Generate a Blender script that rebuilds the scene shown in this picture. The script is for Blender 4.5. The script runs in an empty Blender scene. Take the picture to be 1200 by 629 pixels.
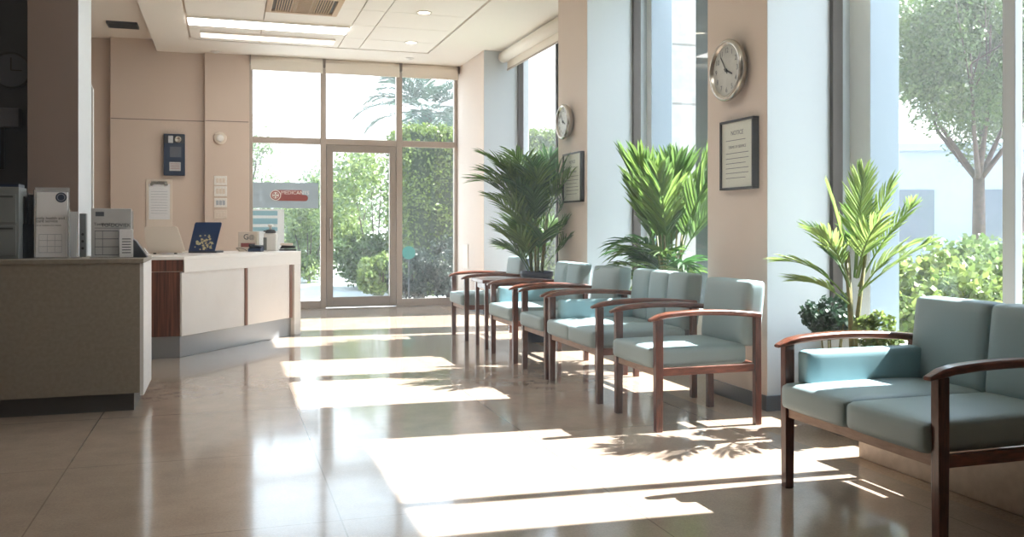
import bpy, bmesh, math, random
import numpy as np
from mathutils import Vector, Matrix
random.seed(7)
rng = np.random.default_rng(11)
C = bpy.context.scene.collection
PI = math.pi

# ------------------------------------------------------------------ camera model (frame 1200x629)
FPX, HY, CX, H = 1051.0, 265.0, 600.0, 1.2
TH = math.radians(17.7)
Fx, Fy = math.sin(TH), math.cos(TH)
def at_d(u, d):
    a = (u - CX) / FPX
    return d * (Fx + a * Fy), d * (Fy - a * Fx)
def dep(x, y): return x * Fx + y * Fy
def x_on_y(u, y):
    a = (u - CX) / FPX
    return y * (Fx + a * Fy) / (Fy - a * Fx)
def y_on_x(u, x):
    a = (u - CX) / FPX
    return x * (Fy - a * Fx) / (Fx + a * Fy)
def z_at(v, x, y): return H + (HY - v) * dep(x, y) / FPX

# ------------------------------------------------------------------ materials
def lin(h):
    h = h.lstrip('#'); o = []
    for i in (0, 2, 4):
        c = int(h[i:i+2], 16) / 255
        o.append(c / 12.92 if c <= .04045 else ((c + .055) / 1.055) ** 2.4)
    return (*o, 1)
def new_mat(name):
    m = bpy.data.materials.new(name); m.use_nodes = True
    nt = m.node_tree
    return m, nt, nt.nodes['Principled BSDF']
def mat(name, col, rough=.5, metal=0, noise=None, bump=0, bscale=60, coat=0, spec=.5, stretch=None):
    """noise = (second colour, scale, strength)"""
    m, nt, b = new_mat(name)
    b.inputs['Base Color'].default_value = lin(col)
    b.inputs['Roughness'].default_value = rough
    b.inputs['Metallic'].default_value = metal
    b.inputs['Specular IOR Level'].default_value = spec
    b.inputs['Coat Weight'].default_value = coat
    b.inputs['Coat Roughness'].default_value = .08
    tc = nt.nodes.new('ShaderNodeTexCoord'); mp = nt.nodes.new('ShaderNodeMapping')
    nt.links.new(tc.outputs['Object'], mp.inputs[0])
    if stretch: mp.inputs['Scale'].default_value = stretch
    if noise:
        n = nt.nodes.new('ShaderNodeTexNoise'); n.inputs['Scale'].default_value = noise[1]; n.inputs['Detail'].default_value = 5
        nt.links.new(mp.outputs[0], n.inputs['Vector'])
        r = nt.nodes.new('ShaderNodeMapRange'); r.inputs[1].default_value = .35; r.inputs[2].default_value = .65
        r.inputs[4].default_value = noise[2]
        nt.links.new(n.outputs['Fac'], r.inputs[0])
        mx = nt.nodes.new('ShaderNodeMix'); mx.data_type = 'RGBA'
        mx.inputs[6].default_value = lin(col); mx.inputs[7].default_value = lin(noise[0])
        nt.links.new(r.outputs[0], mx.inputs[0]); nt.links.new(mx.outputs[2], b.inputs['Base Color'])
    if bump:
        n2 = nt.nodes.new('ShaderNodeTexNoise'); n2.inputs['Scale'].default_value = bscale; n2.inputs['Detail'].default_value = 3
        nt.links.new(mp.outputs[0], n2.inputs['Vector'])
        bp = nt.nodes.new('ShaderNodeBump'); bp.inputs['Strength'].default_value = bump; bp.inputs['Distance'].default_value = .01
        nt.links.new(n2.outputs['Fac'], bp.inputs['Height']); nt.links.new(bp.outputs[0], b.inputs['Normal'])
    return m
def emis(name, col, s):
    m, nt, b = new_mat(name)
    b.inputs['Base Color'].default_value = lin(col)
    b.inputs['Emission Color'].default_value = lin(col); b.inputs['Emission Strength'].default_value = s
    return m
def leafmat(name, c1, c2, trans=.45, rough=.45):
    m, nt, b = new_mat(name)
    b.inputs['Roughness'].default_value = rough
    g = nt.nodes.new('ShaderNodeNewGeometry'); mx = nt.nodes.new('ShaderNodeMix'); mx.data_type = 'RGBA'
    mx.inputs[6].default_value = lin(c1); mx.inputs[7].default_value = lin(c2)
    nt.links.new(g.outputs['Random Per Island'], mx.inputs[0])
    nt.links.new(mx.outputs[2], b.inputs['Base Color'])
    t = nt.nodes.new('ShaderNodeBsdfTranslucent'); nt.links.new(mx.outputs[2], t.inputs[0])
    s = nt.nodes.new('ShaderNodeMixShader'); s.inputs[0].default_value = trans
    nt.links.new(b.outputs[0], s.inputs[1]); nt.links.new(t.outputs[0], s.inputs[2])
    nt.links.new(s.outputs[0], nt.nodes['Material Output'].inputs[0])
    return m
def glassmat(name, tint=(.96, .98, .98), refl=1.0):
    m, nt, b = new_mat(name); nt.nodes.remove(b)
    t = nt.nodes.new('ShaderNodeBsdfTransparent'); t.inputs[0].default_value = (*tint, 1)
    g = nt.nodes.new('ShaderNodeBsdfGlossy'); g.inputs['Roughness'].default_value = .0
    f = nt.nodes.new('ShaderNodeLayerWeight'); f.inputs[0].default_value = .5
    pw = nt.nodes.new('ShaderNodeMath'); pw.operation = 'POWER'; pw.inputs[1].default_value = 5
    nt.links.new(f.outputs['Facing'], pw.inputs[0])
    ml = nt.nodes.new('ShaderNodeMath'); ml.operation = 'MULTIPLY_ADD'; ml.inputs[1].default_value = .6 * refl; ml.inputs[2].default_value = .025
    nt.links.new(pw.outputs[0], ml.inputs[0])
    s = nt.nodes.new('ShaderNodeMixShader')
    nt.links.new(ml.outputs[0], s.inputs[0]); nt.links.new(t.outputs[0], s.inputs[1]); nt.links.new(g.outputs[0], s.inputs[2])
    nt.links.new(s.outputs[0], nt.nodes['Material Output'].inputs[0])
    return m
def acrylic(name, col, alpha):
    m, nt, b = new_mat(name)
    b.inputs['Base Color'].default_value = lin(col); b.inputs['Roughness'].default_value = .1
    b.inputs['Alpha'].default_value = alpha
    return m
def brickmat(name, c1, c2, mortar, bw, bh, ms, rough=.5, axis='XZ', scale=1, spec=.5, offset=.5, coat=0, noise=.25, nscale=9, bias=0):
    m, nt, b = new_mat(name)
    b.inputs['Roughness'].default_value = rough; b.inputs['Specular IOR Level'].default_value = spec
    b.inputs['Coat Weight'].default_value = coat; b.inputs['Coat Roughness'].default_value = .06
    tc = nt.nodes.new('ShaderNodeTexCoord'); sp = nt.nodes.new('ShaderNodeSeparateXYZ'); cb = nt.nodes.new('ShaderNodeCombineXYZ')
    nt.links.new(tc.outputs['Object'], sp.inputs[0])
    nt.links.new(sp.outputs[axis[0]], cb.inputs[0]); nt.links.new(sp.outputs[axis[1]], cb.inputs[1])
    br = nt.nodes.new('ShaderNodeTexBrick'); br.offset = offset
    br.inputs['Scale'].default_value = scale; br.inputs['Brick Width'].default_value = bw; br.inputs['Row Height'].default_value = bh
    br.inputs['Mortar Size'].default_value = ms; br.inputs['Bias'].default_value = bias; br.inputs['Mortar Smooth'].default_value = .1
    br.inputs['Color1'].default_value = lin(c1); br.inputs['Color2'].default_value = lin(c2); br.inputs['Mortar'].default_value = lin(mortar)
    nt.links.new(cb.outputs[0], br.inputs['Vector'])
    n = nt.nodes.new('ShaderNodeTexNoise'); n.inputs['Scale'].default_value = nscale; n.inputs['Detail'].default_value = 8
    n.inputs['Roughness'].default_value = .65
    nt.links.new(tc.outputs['Object'], n.inputs['Vector'])
    mr = nt.nodes.new('ShaderNodeMapRange'); mr.inputs[1].default_value = .3; mr.inputs[2].default_value = .7
    mr.inputs[3].default_value = 1 - noise; mr.inputs[4].default_value = 1.0 + noise * .3
    nt.links.new(n.outputs['Fac'], mr.inputs[0])
    mx = nt.nodes.new('ShaderNodeMix'); mx.data_type = 'RGBA'; mx.blend_type = 'MULTIPLY'; mx.inputs[0].default_value = 1
    nt.links.new(br.outputs['Color'], mx.inputs[6]); nt.links.new(mr.outputs[0], mx.inputs[7])
    nt.links.new(mx.outputs[2], b.inputs['Base Color'])
    return m, nt, b, n

M = {}
M['wall'] = mat('beige wall paint', '#dbccc0', .7, noise=('#d5c5b8', 1.5, .5))
M['wall_back'] = mat('warm beige wall paint', '#d3c1b3', .7, noise=('#cdbaab', 1.2, .5))
M['outcol'] = mat('blue grey column paint', '#76838f', .6)
M['reveal'] = mat('pale window reveal paint', '#c6cbd0', .6)
M['dark_wall'] = mat('dark slate wall paint', '#3c4048', .4, noise=('#484d55', 2, .6))
M['taupe'] = mat('taupe pillar paint', '#7d6c64', .65)
M['ceil'] = mat('ceiling white', '#efe9e0', .7)
M['ceil_tile'] = mat('ceiling tile', '#f4efe8', .7)
M['groove'] = mat('ceiling groove', '#b5a595', .8)
M['blind'] = mat('cream blind fabric', '#efe8dc', .7)
M['bronze'] = mat('dark bronze metal', '#4a433e', .4, .6)
M['alu'] = mat('greige aluminium', '#b0a398', .45, .3)
M['alu2'] = mat('warm grey aluminium', '#9d9288', .45, .3)
M['base'] = mat('dark skirting', '#4b4f57', .35)
M['stone'] = mat('pale stone', '#c9b8a8', .4, noise=('#b8a696', 25, .7))
M['border'] = mat('terracotta stone', '#b39c88', .25, noise=('#9c8470', 70, .8))
M['glass'] = glassmat('clear glass')
M['sill'] = mat('white sill', '#dcdcd8', .5)
M['wood'] = mat('reddish brown wood', '#7e4632', .3, noise=('#4e281c', 14, .9), stretch=(1, 6, 6), coat=.4)
M['wood_v'] = mat('reddish brown wood upright', '#633628', .3, noise=('#3a1d15', 14, .9), stretch=(6, 6, 1), coat=.4)  # same wood, coloured darker to paint in the shade on backlit legs
M['wood_light'] = mat('pale beech rail', '#b09482', .45, noise=('#97796a', 12, .6), stretch=(6, 1, 6))
M['vinyl'] = mat('teal grey vinyl', '#94a8ad', .48, noise=('#8ca0a5', 3, .5), bump=.04, bscale=220)
M['vinyl_b'] = mat('aqua vinyl', '#8db0b9', .45, noise=('#86a9b3', 3, .5), bump=.04, bscale=220)
M['piping'] = mat('dark seam', '#53666a', .6)
M['counter'] = mat('grey beige laminate', '#8c8478', .5, noise=('#7f776c', 40, .8))
M['counter_side'] = mat('white laminate', '#dedede', .3)
M['kick'] = mat('dark plinth', '#4c4a49', .4)
M['desk_white'] = mat('warm white laminate', '#e6e1dc', .35)
M['desk_panel'] = mat('cream panel', '#e3deda', .4, noise=('#dcd6d0', 4, .6))
M['steel'] = mat('brushed steel', '#a9abae', .35, .7, noise=('#999b9e', 30, .5), stretch=(1, 1, 12))
M['mahog'] = mat('mahogany laminate', '#7a4a38', .35, noise=('#33190f', 7, 1), stretch=(9, 9, .3))
M['strip'] = mat('walnut strip', '#7b5442', .4)
M['black'] = mat('black plastic', '#1b1c20', .35)
M['navy'] = mat('dark navy plastic', '#20304a', .4)
M['char'] = mat('charcoal', '#3a3d42', .5)
M['paper'] = mat('white paper', '#e4e5e8', .6)
M['paper_g'] = mat('grey paper', '#b9bbbd', .6)
M['ink'] = mat('grey ink', '#5b606a', .7)
M['ink_l'] = mat('light ink', '#a9afb8', .7)
M['white_pl'] = mat('white plastic', '#e9e6e2', .4)
M['cream_pl'] = mat('cream plastic', '#ddd0c2', .45)
M['acr'] = acrylic('clear acrylic', '#c9ced2', .35)
M['acr_d'] = acrylic('smoked acrylic', '#39424c', .8)
M['tray'] = mat('grey filing tray', '#757a7b', .5)
M['chrome'] = mat('satin chrome', '#b9b4ac', .25, .9)
M['dial'] = mat('clock dial', '#c8c9c4', .5, noise=('#b4b6b2', 12, .7))
M['dial_w'] = mat('white dial', '#dfe3e2', .5)
M['cert'] = mat('certificate paper', '#cfd2c6', .5)
M['tan'] = mat('tan vent metal', '#c9ab8a', .5)
M['vent_d'] = mat('vent dark', '#4d463e', .7)
M['tube'] = emis('lit diffuser', '#fffdf8', 3.0)
M['tube2'] = emis('dim diffuser', '#fff6e8', .5)
M['down'] = emis('downlight', '#fff3e0', 3)
M['plantpot'] = mat('navy pot', '#1d2b48', .35)
M['potdark'] = mat('dark grey pot', '#3b3f42', .4)
M['soil'] = mat('soil', '#3a2c22', .9)
M['sign_glass'] = acrylic('frosted blue band', '#b4c3d0', .8)
M['red'] = mat('faded red', '#98504c', .5)
M['cyan'] = acrylic('pale blue film', '#a5d3e4', .8)
M['white_film'] = acrylic('white film', '#eef3f6', .85)
M['ground'] = mat('pale paving', '#b9bab8', .8, noise=('#a5a6a4', 2, .6))
M['grass'] = mat('verge planting', '#6c7a52', .9, noise=('#54633f', 12, 1))
M['bark'] = mat('brown bark', '#4f3c33', .85, noise=('#352822', 20, 1), bump=.3, bscale=40)
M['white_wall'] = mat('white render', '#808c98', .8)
M['far_win'] = mat('far window', '#46525d', .3)
M['blue_screen'] = mat('blue printed cover', '#0f2f5c', .35)
M['teal_sign'] = mat('teal roundel', '#1d6a60', .5)

# floor: polished large tiles
fm, nt, b, nz = brickmat('polished stone floor', '#bca999', '#b8a595', '#9c8a7b', 1.2, 1.2, .0035, rough=.13, axis='XY', offset=0, spec=.75, coat=.3, noise=.16, nscale=5)
br = [n for n in nt.nodes if n.type == 'TEX_BRICK'][0]
mp = nt.nodes.new('ShaderNodeMapping'); mp.inputs['Location'].default_value = (-.45 + 1.2 * 3, 1.2 * 4 - .1, 0)
cbn = [n for n in nt.nodes if n.type == 'COMBXYZ'][0]
nt.links.new(cbn.outputs[0], mp.inputs[0]); nt.links.new(mp.outputs[0], br.inputs['Vector'])
n2 = nt.nodes.new('ShaderNodeTexNoise'); n2.inputs['Scale'].default_value = 90; n2.inputs['Detail'].default_value = 3
tc = [n for n in nt.nodes if n.type == 'TEX_COORD'][0]
nt.links.new(tc.outputs['Object'], n2.inputs['Vector'])
rr = nt.nodes.new('ShaderNodeMapRange'); rr.inputs[3].default_value = .09; rr.inputs[4].default_value = .2
nt.links.new(nz.outputs['Fac'], rr.inputs[0]); nt.links.new(rr.outputs[0], b.inputs['Roughness'])
sp2 = [n for n in nt.nodes if n.type == 'MIX'][0]
mx2 = nt.nodes.new('ShaderNodeMix'); mx2.data_type = 'RGBA'; mx2.blend_type = 'MULTIPLY'; mx2.inputs[0].default_value = .35
nt.links.new(sp2.outputs[2], mx2.inputs[6]); nt.links.new(n2.outputs['Fac'], mx2.inputs[7]); nt.links.new(mx2.outputs[2], b.inputs['Base Color'])
M['floor'] = fm
M['tile'] = brickmat('white stone cladding', '#a3a09c', '#9b9894', '#74716d', 1.1, .62, .012, rough=.6, axis='XZ', offset=.4)[0]

# ------------------------------------------------------------------ mesh builder
class MB:
    def __init__(s): s.v = []; s.f = []
    def add(s, vs, fs):
        o = len(s.v); s.v += [tuple(p) for p in vs]; s.f += [tuple(i + o for i in f) for f in fs]; return s
    def box(s, x0, x1, y0, y1, z0, z1):
        vs = [(x, y, z) for z in (z0, z1) for y in (y0, y1) for x in (x0, x1)]
        return s.add(vs, [(0, 2, 3, 1), (4, 5, 7, 6), (0, 1, 5, 4), (2, 6, 7, 3), (0, 4, 6, 2), (1, 3, 7, 5)])
    def prism(s, poly, z0, z1):
        n = len(poly)
        ar = sum(poly[i][0] * poly[(i+1) % n][1] - poly[(i+1) % n][0] * poly[i][1] for i in range(n))
        if ar < 0: poly = poly[::-1]
        vs = [(x, y, z0) for x, y in poly] + [(x, y, z1) for x, y in poly]
        fs = [tuple(range(n))[::-1], tuple(range(n, 2 * n))] + [(i, (i+1) % n, (i+1) % n + n, i + n) for i in range(n)]
        return s.add(vs, fs)
    def sweep(s, pts, secs):
        """pts: list of centres, secs: list of rings (offset vectors)"""
        n = len(secs[0]); vs = []
        for p, r in zip(pts, secs): vs += [(p[0] + q[0], p[1] + q[1], p[2] + q[2]) for q in r]
        fs = []
        for k in range(len(pts) - 1):
            for i in range(n):
                a = k * n + i; b2 = k * n + (i + 1) % n
                fs.append((a, b2, b2 + n, a + n))
        fs.append(tuple(range(n))[::-1]); fs.append(tuple(range((len(pts) - 1) * n, len(pts) * n)))
        return s.add(vs, fs)
    def tube(s, pts, rad, n=10):
        pts = [Vector(p) for p in pts]
        if not hasattr(rad, '__len__'): rad = [rad] * len(pts)
        secs = []
        up = Vector((.13, .21, 1)).normalized()
        for k, p in enumerate(pts):
            t = (pts[min(k + 1, len(pts) - 1)] - pts[max(k - 1, 0)]).normalized()
            if abs(t.dot(up)) > .97: a = t.cross(Vector((1, 0, 0))).normalized()
            else: a = t.cross(up).normalized()
            b2 = t.cross(a).normalized()
            secs.append([a * math.cos(q) * rad[k] + b2 * math.sin(q) * rad[k] for q in [2 * PI * j / n for j in range(n)]])
        return s.sweep(pts, secs)
    def lathe(s, prof, n=32, c=(0, 0, 0), axis='z'):
        vs = []
        for r, z in prof:
            for j in range(n):
                q = 2 * PI * j / n
                vs.append((c[0] + r * math.cos(q), c[1] + r * math.sin(q), c[2] + z))
        fs = []
        for k in range(len(prof) - 1):
            for j in range(n):
                a = k * n + j; b2 = k * n + (j + 1) % n
                fs.append((a, b2, b2 + n, a + n))
        fs.append(tuple(range(n))[::-1]); fs.append(tuple(range((len(prof) - 1) * n, len(prof) * n)))
        return s.add(vs, fs)
    def cushion(s, x0, x1, y0, y1, z0, z1, r=.03, puff=.012, n=10, shear=0):
        """rounded, slightly crowned pad; shear leans it in +x with height"""
        hx, hy, hz = (x1-x0)/2, (y1-y0)/2, (z1-z0)/2; cx, cy, cz = (x0+x1)/2, (y0+y1)/2, (z0+z1)/2
        idx = {}; vs = []
        def vert(i, j, k):
            key = (i, j, k)
            if key in idx: return idx[key]
            def mp(i, h):
                # denser near the ends
                t = -1 + 2 * i / n; return h * math.copysign(1 - (1 - abs(t)) ** 1.6, t) if t else 0
            p = [mp(i, hx), mp(j, hy), mp(k, hz)]
            rr = min(r, hx * .98, hy * .98, hz * .98)
            q = [max(-h + rr, min(h - rr, c)) for c, h in zip(p, (hx, hy, hz))]
            d = [a - b3 for a, b3 in zip(p, q)]; L = math.sqrt(sum(e * e for e in d))
            if L > 1e-9: p = [b3 + e / L * rr for b3, e in zip(q, d)]
            ux, uy, uz = p[0]/hx, p[1]/hy, p[2]/hz
            dims = sorted([(hx, 0), (hy, 1), (hz, 2)])
            ax = dims[0][1]; o = [c for c in (0, 1, 2) if c != ax]; uu = (ux, uy, uz)
            w = max(0, 1 - uu[o[0]] ** 4) * max(0, 1 - uu[o[1]] ** 4)
            p[ax] += puff * w * uu[ax]
            x = cx + p[0] + shear * (p[2] + hz); 
            vs.append((x, cy + p[1], cz + p[2])); idx[key] = len(vs) - 1
            return idx[key]
        fs = []
        for a in range(n):
            for b2 in range(n):
                fs.append((vert(a, b2, 0), vert(a, b2+1, 0), vert(a+1, b2+1, 0), vert(a+1, b2, 0)))
                fs.append((vert(a, b2, n), vert(a+1, b2, n), vert(a+1, b2+1, n), vert(a, b2+1, n)))
                fs.append((vert(a, 0, b2), vert(a+1, 0, b2), vert(a+1, 0, b2+1), vert(a, 0, b2+1)))
                fs.append((vert(a, n, b2), vert(a, n, b2+1), vert(a+1, n, b2+1), vert(a+1, n, b2)))
                fs.append((vert(0, a, b2), vert(0, a, b2+1), vert(0, a+1, b2+1), vert(0, a+1, b2)))
                fs.append((vert(n, a, b2), vert(n, a+1, b2), vert(n, a+1, b2+1), vert(n, a, b2+1)))
        return s.add(vs, fs)
    def build(s, name, m, parent=None, bevel=0, smooth=False, seg=2, loc=None):
        me = bpy.data.meshes.new(name); me.from_pydata(s.v, [], s.f); me.materials.append(m)
        if smooth or bevel:
            me.polygons.foreach_set('use_smooth', [True] * len(me.polygons))
        me.update()
        o = bpy.data.objects.new(name, me); C.objects.link(o)
        if parent: o.parent = parent
        if loc: o.location = loc
        if bevel:
            md = o.modifiers.new('Bevel', 'BEVEL'); md.width = bevel; md.segments = seg; md.harden_normals = True; md.limit_method = 'ANGLE'
        return o
def tag(o, label=None, cat=None, group=None, kind=None):
    if label: o['label'] = label
    if cat: o['category'] = cat
    if group: o['group'] = group
    if kind: o['kind'] = kind
    return o
def empty(name, loc=(0, 0, 0), rz=0, label=None, cat=None, group=None, kind=None, mtx=None):
    o = bpy.data.objects.new(name, None); C.objects.link(o); o.empty_display_size = .1
    if mtx is not None: o.matrix_world = mtx
    else: o.location = loc; o.rotation_euler = (0, 0, rz)
    return tag(o, label, cat, group, kind)
def structure(o, label=None): return tag(o, label, None, None, 'structure')
def copy_tree(o, parent=None):
    c = o.copy(); C.objects.link(c)
    if parent: c.parent = parent
    for ch in list(o.children): copy_tree(ch, c)
    return c
def frame_x(x, y, z):   # mounted on a wall facing -x ; local X right, Y up, Z out
    return Matrix(((0, 0, -1, x), (-1, 0, 0, y), (0, 1, 0, z), (0, 0, 0, 1)))
def frame_y(x, y, z, rz=0):
    return Matrix.Translation((x, y, z)) @ Matrix.Rotation(rz, 4, 'Z') @ Matrix(((1, 0, 0, 0), (0, 0, -1, 0), (0, 1, 0, 0), (0, 0, 0, 1)))
def text_part(name, items, m, parent):
    """items: (string, x, y, size, z) in the parent's local XY plane, all in one mesh"""
    bm = bmesh.new()
    for body, x, y, size, z in items:
        cu = bpy.data.curves.new('t', 'FONT'); cu.body = body; cu.size = size; cu.align_x = 'CENTER'; cu.align_y = 'CENTER'; cu.extrude = .0004; cu.resolution_u = 3
        t = bpy.data.objects.new('t', cu); C.objects.link(t)
        bpy.context.view_layer.update()
        me = bpy.data.meshes.new_from_object(t.evaluated_get(bpy.context.evaluated_depsgraph_get()))
        me.transform(Matrix.Translation((x, y, z))); bm.from_mesh(me)
        bpy.data.objects.remove(t); bpy.data.curves.remove(cu); bpy.data.meshes.remove(me)
    me = bpy.data.meshes.new(name); bm.to_mesh(me); bm.free(); me.materials.append(m)
    o = bpy.data.objects.new(name, me); C.objects.link(o); o.parent = parent
    return o

# ------------------------------------------------------------------ ROOM
W = 3.35            # face of the right-hand piers
WP = 3.86           # plane of the right-hand glazing
YB = 13.2           # back glazing
ZC = 3.6            # lowered ceiling
y1a, y1b = y_on_x(899, W), y_on_x(829, W)       # near pier
y2a, y2b = y_on_x(688, W), y_on_x(654, W)       # middle pier
y3a = y_on_x(567, W)                            # far pier
y0b = 3.02
XL = -4.2; YN = -3.2
XS = -.9            # left edge of the lowered ceiling
structure(MB().box(XL, W - .32, YN, YB, -.12, 0).build('floor', M['floor']))
structure(MB().box(W - .32, WP + .12, YN, YB, -.12, 0).build('floor', M['border']))
def pier(ya, yb, name='wall_right'):
    m = MB().box(W, WP + .14, ya, yb, 0, ZC)
    o = m.build(name, M['wall'], bevel=.006)
    o.data.materials.append(M['reveal'])
    # end faces (reveals) carry the pale paint
    for p in o.data.polygons:
        if abs(p.normal.y) > .9: p.material_index = 1
    return structure(o)
pier(y1a, y1b); pier(y2a, y2b); pier(y3a, YB + .15)
pier(YN, y0b)
# dark skirting round each pier foot
for ya, yb in ((y1a, y1b), (y2a, y2b), (y3a, YB)):
    structure(MB().prism([(W - .014, ya - .014), (WP - .05, ya - .014), (WP - .05, ya), (W, ya), (W, yb), (W - .014, yb)], 0, .1).build('baseboard_right', M['base'], bevel=.003))
# glazing between the piers
def side_window(k, ya, yb, mull):
    r = MB()
    fw = .035
    r.box(WP - .03, WP + .05, yb - fw, yb, 0, ZC); r.box(WP - .03, WP + .05, ya, ya + fw, 0, ZC)
    r.box(WP - .03, WP + .05, ya + fw, yb - fw, ZC - .06, ZC); 
    for q in mull: r.box(WP - .03, WP + .05, q - .025, q + .025, .5, ZC - .06)
    fr = structure(r.build('window_%d' % k, M['bronze'], bevel=.004))
    MB().box(WP + .004, WP + .012, ya + fw, yb - fw, .5, ZC - .06).build('pane', M['glass'], fr)
    MB().box(WP - .1, WP + .12, ya, yb, 0, .5).build('sill', M['sill'], fr, bevel=.006)
side_window(1, y0b, y1a, ())
structure(MB().box(WP - .02, WP + .03, y_on_x(1193, WP), y_on_x(1178, WP), .5, ZC - .06).build('window_1', M['reveal'], bevel=.004))
side_window(2, y1b, y2a, ())
side_window(3, y2b, y3a, (y2b + 1.35,))
# roller blind cassettes at the window heads
def blind(x, ya, yb, z, r, label):
    e = empty('roller_blind', (x, (ya + yb) / 2, z - .5), label=label, cat='blind')
    h = (yb - ya) / 2
    MB().tube([(0, -h, .5 - r), (0, h, .5 - r)], r, 20).build('roll', M['blind'], e, smooth=True)
    MB().box(r * .7, r * .7 + .004, -h + .01, h - .01, .5 - r - .16, .5 - r).build('fabric', M['blind'], e)
    MB().box(r * .7 - .008, r * .7 + .012, -h + .01, h - .01, .5 - r - .18, .5 - r - .16).build('bottom_bar', M['alu'], e)
blind(3.62, y0b + .03, y1a - .03, 3.26, .075, 'rolled-up cream blind at the head of the nearest window')  # near blind is added out of view to cut back the sun patch
blind(3.62, y2b + .03, y3a - .03, ZC - .015, .075, 'rolled-up cream blind at the head of the far side window')
# low stone bench wall under the near window
structure(MB().box(W - .22, WP - .11, YN, 3.89, 0, .26).build('trim_1', M['stone'], bevel=.006))

# ceilings
structure(MB().box(XL, WP + .14, YN, YB + .15, ZC + .16, ZC + .3).build('ceiling', M['ceil']))
GX0, GX1, GY1 = -.45, 2.69, 12.25
low = MB()
low.box(XS, GX0, YN, YB, ZC, ZC + .16); low.box(GX1, WP + .14, YN, YB, ZC, ZC + .16); low.box(GX0, GX1, GY1, YB, ZC, ZC + .16)
structure(low.build('ceiling', M['ceil']))
# recessed tiled panel: thin groove then tiles
structure(MB().box(GX0, GX1, YN, GY1, ZC + .03, ZC + .15).build('ceiling', M['groove']))
tl = MB(); g = .012
xs = [GX0 + .02, .42, 1.44, 1.72, GX1 - .02]
ys = [YN]
yy = GY1 - .02
rows = []
while yy > YN:
    rows.append(yy); yy -= .78 if len(rows) != 1 else .66
rows.append(YN)
lamps = [(GX0 + .03, 1.42, 10.86, 11.28, 'tube'), (-.3, 1.34, 11.66, 11.98, 'tube2'), (-.1, .9, 9.2, 9.5, 'tube'), (-.3, 1.42, 7.0, 7.3, 'tube'), (-.3, 1.42, 4.6, 4.9, 'tube')]  # last two strips are added out of view to fill the near hall
for a in range(len(rows) - 1):
    for c in range(len(xs) - 1):
        tl.box(xs[c] + g/2, xs[c+1] - g/2, rows[a+1] + g/2, rows[a] - g/2, ZC + .006, ZC + .03)
structure(tl.build('ceiling', M['ceil_tile']))
lab = ['long bright ceiling strip light beyond the square vent', 'dimmer ceiling strip light closest to the glass entrance wall', 'ceiling strip light left of the square vent, cut by the top of the photo',
       'strip light overhead beyond the front counter', 'strip light overhead above the front armchair row']
for (x0, x1, ya, yb, mm), l in zip(lamps, lab):
    e = empty('strip_light', ((x0+x1)/2, (ya+yb)/2, ZC - .02), label=l, cat='ceiling light', group='recessed strip lights')
    hx, hy = (x1-x0)/2, (yb-ya)/2
    MB().box(-hx, hx, -hy, hy, .01, .026).box(-hx, hx, -hy, -hy + .02, 0, .01).box(-hx, hx, hy - .02, hy, 0, .01).build('housing', M['ceil'], e)
    MB().box(-hx, hx, -hy + .02, hy - .02, .002, .01).build('diffuser', M[mm], e)
for (u, v, l) in ((482, 50, 'lit round downlight in the ceiling panel nearest the glass wall'), (497, 15, 'round ceiling downlight nearer the camera, right of the square vent')):
    d = (ZC - H) * FPX / (HY - v); x, y = at_d(u, d)
    e = empty('downlight', (x, y, ZC - .004), label=l, cat='ceiling light', group='round downlights')
    MB().lathe([(.085, .012), (.09, .004), (.085, 0), (.07, 0), (.066, .012)], 28).build('trim_ring', M['ceil'], e, smooth=True)
    MB().lathe([(.065, .004), (.065, .009)], 28).build('lens', M['down'], e)
for (u, v, l) in ((480, 68, 'small round sensor on the ceiling border above the right pane'), (252, 60, 'small sprinkler head on the ceiling border above the reception desk')):
    d = (ZC - H) * FPX / (HY - v); x, y = at_d(u, d)
    tag(MB().lathe([(.012, -.03), (.03, -.022), (.035, -.012), (.06, -.008), (.06, 0)], 20, (x, y, ZC)).build('ceiling_sensor', M['white_pl'], smooth=True), l, 'sensor')
# square louvred vent
vx0, vx1, vy0, vy1 = .42, 1.2, 9.55, 10.33
e = empty('ceiling_vent', ((vx0+vx1)/2, (vy0+vy1)/2, ZC - .02), label='square tan louvred air vent in the lowered ceiling', cat='vent')
hv = (vx1 - vx0) / 2
fr = MB().box(-hv, hv, -hv, -hv+.06, 0, .026).box(-hv, hv, hv-.06, hv, 0, .026).box(-hv, -hv+.06, -hv+.06, hv-.06, 0, .026).box(hv-.06, hv, -hv+.06, hv-.06, 0, .026)
fr.build('frame', M['tan'], e, bevel=.003)
MB().box(-hv+.06, hv-.06, -hv+.06, hv-.06, .02, .026).build('backing', M['vent_d'], e)
sl = MB()
for k in range(9):
    x = -hv + .1 + k * .026
    sl.box(x, x + .01, -hv + .07, hv - .07, .002, .019); sl.box(-x - .01, -x, -hv + .07, hv - .07, .002, .019)
for k in range(11):
    y = -hv + .1 + k * .055; sl.box(-.13, .13, y, y + .02, .002, .019)
sl.build('louvres', M['tan'], e)
# small dark grille in the left ceiling
zt = ZC + .16
d = (zt - H) * FPX / (HY - 28); x, y = at_d(144, d)
e = empty('ceiling_grille', (x, y, zt - .03), label='small dark rectangular grille in the higher ceiling at left', cat='vent')
MB().box(-.17, .17, -.14, .14, .015, .03).build('backing', M['char'], e)
m = MB().box(-.18, .18, -.15, -.135, 0, .03).box(-.18, .18, .135, .15, 0, .03).box(-.18, -.165, -.135, .135, 0, .03).box(.165, .18, -.135, .135, 0, .03)
for k in range(7): m.box(-.165, .165, -.12 + k * .036, -.108 + k * .036, .004, .015)
m.build('frame', M['char'], e)

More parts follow.
